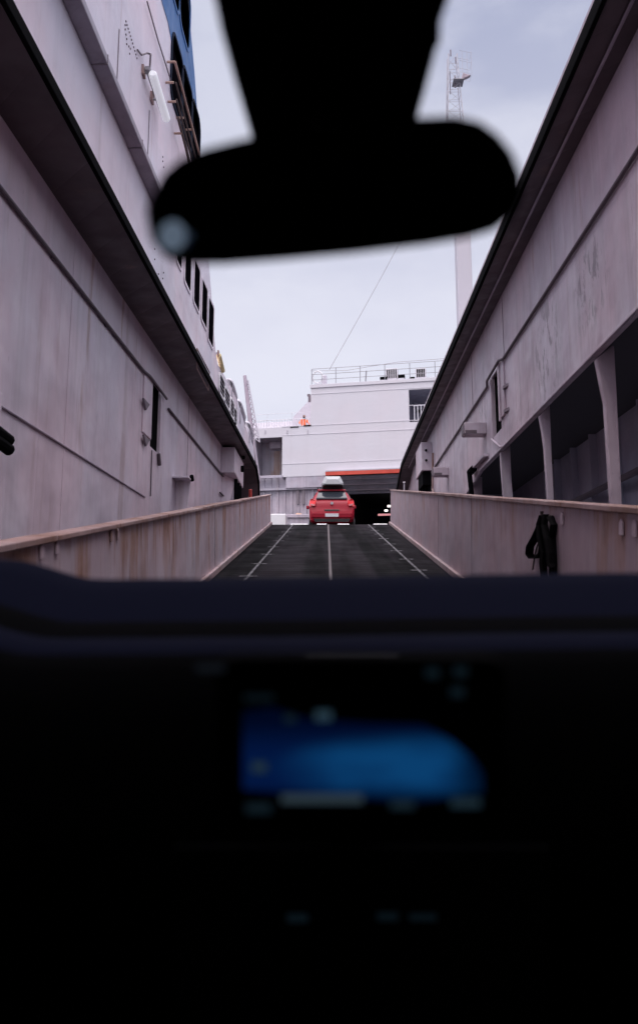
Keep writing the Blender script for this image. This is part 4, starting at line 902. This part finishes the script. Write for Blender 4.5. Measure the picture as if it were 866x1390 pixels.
b = MB(); pts = [(330, 968), (370, 962), (420, 978), (500, 984), (575, 986), (612, 1006), (640, 1030), (655, 1050), (656, 1078), (560, 1090), (330, 1072)]
b.prism([C(*p, D-.004) for p in pts], (0, .003, 0)); b.build('display_picture', m, scr)
def light(px0, py0, px1, py1, d, col, s_, parent, name):
    a, c_ = C(px0, py0, d), C(px1, py1, d); b = MB(); b.box((a.x, d, c_.z), (c_.x, d+.002, a.z)); b.build(name, emit(name+' glow', col, s_*.40), parent)
cy = (.20, .42, .60)
light(382, 1080, 492, 1090, D-.007, (.30, .48, .62), .20, scr, 'status_bar')
for r_ in ((428, 966, 450, 978, .22), (386, 972, 402, 980, .07), (332, 944, 372, 952, .035), (342, 1036, 362, 1048, .16), (334, 1092, 368, 1104, .06), (530, 1088, 562, 1098, .09), (612, 1085, 652, 1096, .12), (578, 908, 596, 920, .05), (616, 906, 634, 918, .05), (612, 934, 630, 946, .05)):
    light(*r_[:4], D-.007, cy, r_[4], scr, 'screen_icon')
light(266, 903, 305, 912, D-.006, (.25, .32, .45), .05, scr, 'screen_icon')
for r_ in ((390, 1242, 418, 1252, .035), (512, 1240, 540, 1250, .03), (556, 1242, 592, 1250, .03)): light(*r_[:4], .687, cy, r_[4], stack, 'button_light')
# rear-view mirror
DM = .48
ol = [(206, 300), (205, 284), (213, 262), (226, 238), (246, 219), (275, 206), (320, 194), (345, 188), (400, 180), (480, 170), (568, 161), (615, 159), (648, 167), (672, 185), (690, 208), (702, 238), (704, 262), (694, 284), (675, 299), (640, 310), (580, 320), (480, 332), (380, 341), (300, 347), (252, 347), (224, 338), (210, 320)]
pts = [C(454.5+(p[0]-454.5)*1.03, 252+(p[1]-252)*1.02, DM) for p in ol]; cen = sum(pts, Vector())/len(pts)
b = MB(); rings = []
for sc_, dy in ((.955, -.004), (.99, -.001), (1.0, .006), (.99, .018), (.90, .032), (.6, .038)):
    rings.append([b.bm.verts.new(Vector((cen.x+(p.x-cen.x)*sc_, DM+dy, cen.z+(p.z-cen.z)*(sc_ if sc_ > .95 else sc_*.95)))) for p in pts])
for i in range(len(rings)-1):
    n = len(pts)
    for k in range(n): b.face([rings[i][k], rings[i][(k+1) % n], rings[i+1][(k+1) % n], rings[i+1][k]])
b.face(rings[0][::-1]); b.face(rings[-1]); mir = b.build('rear_view_mirror', M['housing'], cab, smooth=True)
b = MB(); g = [Vector((cen.x+(p.x-cen.x)*.95, DM-.0065, cen.z+(p.z-cen.z)*.93)) for p in pts]; b.prism(g, (0, .002, 0)); b.build('mirror_glass', M['mirrorglass'], mir)
nl = Vector((-.785, -1.23, -.35)).normalized(); pc_ = C(234, 320, DM-.014); u_ = nl.cross(Vector((0, 0, 1))).normalized(); v_ = nl.cross(u_)
b = MB(); b.prism([pc_+u_*(.0105*math.cos(2*math.pi*k/18))+v_*(.0085*math.sin(2*math.pi*k/18))+(u_+v_*.6)*.0 for k in range(18)], -nl*.006); b.build('reflection_patch', M['lens'], mir)  # tilted oval added to draw the pale reflection in the mirror's corner
b = MB(); a = C(452, 185, DM+.02); b.tube([a+Vector((0, .015, -.02)), a+Vector((0, .06, .03)), a+Vector((0, .10, .06))], .016, 10); b.build('mirror_stem', M['housing'], mir)
# sensor housing behind the mirror against the windscreen
def scr_d(px, py, off=.0):
    d = MR3I @ ray(px, py); n = Vector((0, sc_a[1]-sc_b[1], sc_b[0]-sc_a[0])).normalized(); p0 = Vector((0, sc_a[0], sc_a[1]))-n*off
    o_ = Vector((0, 0, H)); t_ = (p0-o_).dot(n)/d.dot(n); return o_+d*t_
hs = [(255, -120), (276, -40), (292, 0), (300, 40), (318, 105), (343, 190), (360, 215), (560, 215), (566, 160), (576, 125), (592, 66), (597, 58), (598, 28), (608, 0), (622, -60), (632, -120)]
b = MB(); pa = [scr_d(*p, .004) for p in hs]; pb = [scr_d(*p, .045) for p in hs]; c0 = sum(pb, Vector())/len(pb)
va = [b.bm.verts.new(p) for p in pa]; vb = [b.bm.verts.new(p) for p in pb]; n = len(hs)
b.face(va); b.face(vb[::-1])
for k in range(n): b.face([va[k], vb[k], vb[(k+1) % n], va[(k+1) % n]])
b.build('sensor_housing', M['housing'], cab, bevel=.004)

# ------------------------------------------------------------------ camera, sky, sun
cam = bpy.data.cameras.new('camera'); co = bpy.data.objects.new('camera', cam); COL.objects.link(co); S.camera = co
co.rotation_euler = (R(90)+TH, 0, PSI)
cam.sensor_fit = 'VERTICAL'; cam.sensor_height = 36; cam.lens = FPX*36/1390; cam.shift_y = (CY-695)/1390
cam.clip_start = .02; cam.clip_end = 6000
cam.dof.use_dof = True; cam.dof.focus_distance = 26; cam.dof.aperture_fstop = 2.9; cam.dof.aperture_blades = 0

SUN_EL, SUN_AZ = R(52), R(200)      # soft light through the cloud, from behind the viewer
w = bpy.data.worlds.new('World'); S.world = w; w.use_nodes = True; nt = w.node_tree; nt.nodes.clear()
class Wm: node_tree = nt
o = nt.nodes.new('ShaderNodeOutputWorld'); bg = nt.nodes.new('ShaderNodeBackground'); nt.links.new(bg.outputs[0], o.inputs[0])
sky = nt.nodes.new('ShaderNodeTexSky'); sky.sky_type = 'NISHITA'; sky.sun_disc = False; sky.sun_elevation = SUN_EL; sky.sun_rotation = SUN_AZ
tc = nt.nodes.new('ShaderNodeTexCoord').outputs['Generated']; sx = nt.nodes.new('ShaderNodeSeparateXYZ'); nt.links.new(tc, sx.inputs[0])
cl = noise(Wm, tc, 1, 7, .55, (2.2, 2.2, 5.0))
low, high = (7.9, 7.9, 9.1), (4.5, 4.8, 6.5)
base = mix(Wm, rng(Wm, sx.outputs[2], .28, .68, 0, 1, True), low, high)
base = mix(Wm, rng(Wm, cl, .42, .62, 0, .5, True), base, (9.0, 9.0, 9.9))
# sky brightened out of view, around the hidden sun and overhead, to light walls
dsun = nt.nodes.new('ShaderNodeVectorMath'); dsun.operation = 'DOT_PRODUCT'; nt.links.new(tc, dsun.inputs[0])
sd_ = Vector((math.sin(SUN_AZ)*math.cos(SUN_EL), math.cos(SUN_AZ)*math.cos(SUN_EL), math.sin(SUN_EL))); dsun.inputs[1].default_value = sd_
base = mix(Wm, rng(Wm, dsun.outputs['Value'], .35, 1.0, 0, 1, True), base, (13, 12.3, 13))
base = mix(Wm, rng(Wm, sx.outputs[2], .72, 1.0, 0, 1, True), base, (62, 57.5, 59))
fin = mix(Wm, .93, sky.outputs[0], base)
nt.links.new(fin, bg.inputs[0]); bg.inputs[1].default_value = .1
sun = bpy.data.lights.new('sun', 'SUN'); so = bpy.data.objects.new('sun', sun); COL.objects.link(so)
sun.energy = 1.0; sun.angle = R(40); sun.color = (1, .95, .93)
so.rotation_euler = (-sd_).to_track_quat('-Z', 'Y').to_euler()
S.view_settings.view_transform = 'Standard'; S.view_settings.look = 'None'; S.view_settings.gamma = 1; S.view_settings.exposure = .08
S.render.engine = 'CYCLES'; S.cycles.use_denoising = True
S.cycles.max_bounces = 8; S.cycles.transparent_max_bounces = 12; S.cycles.diffuse_bounces = 3
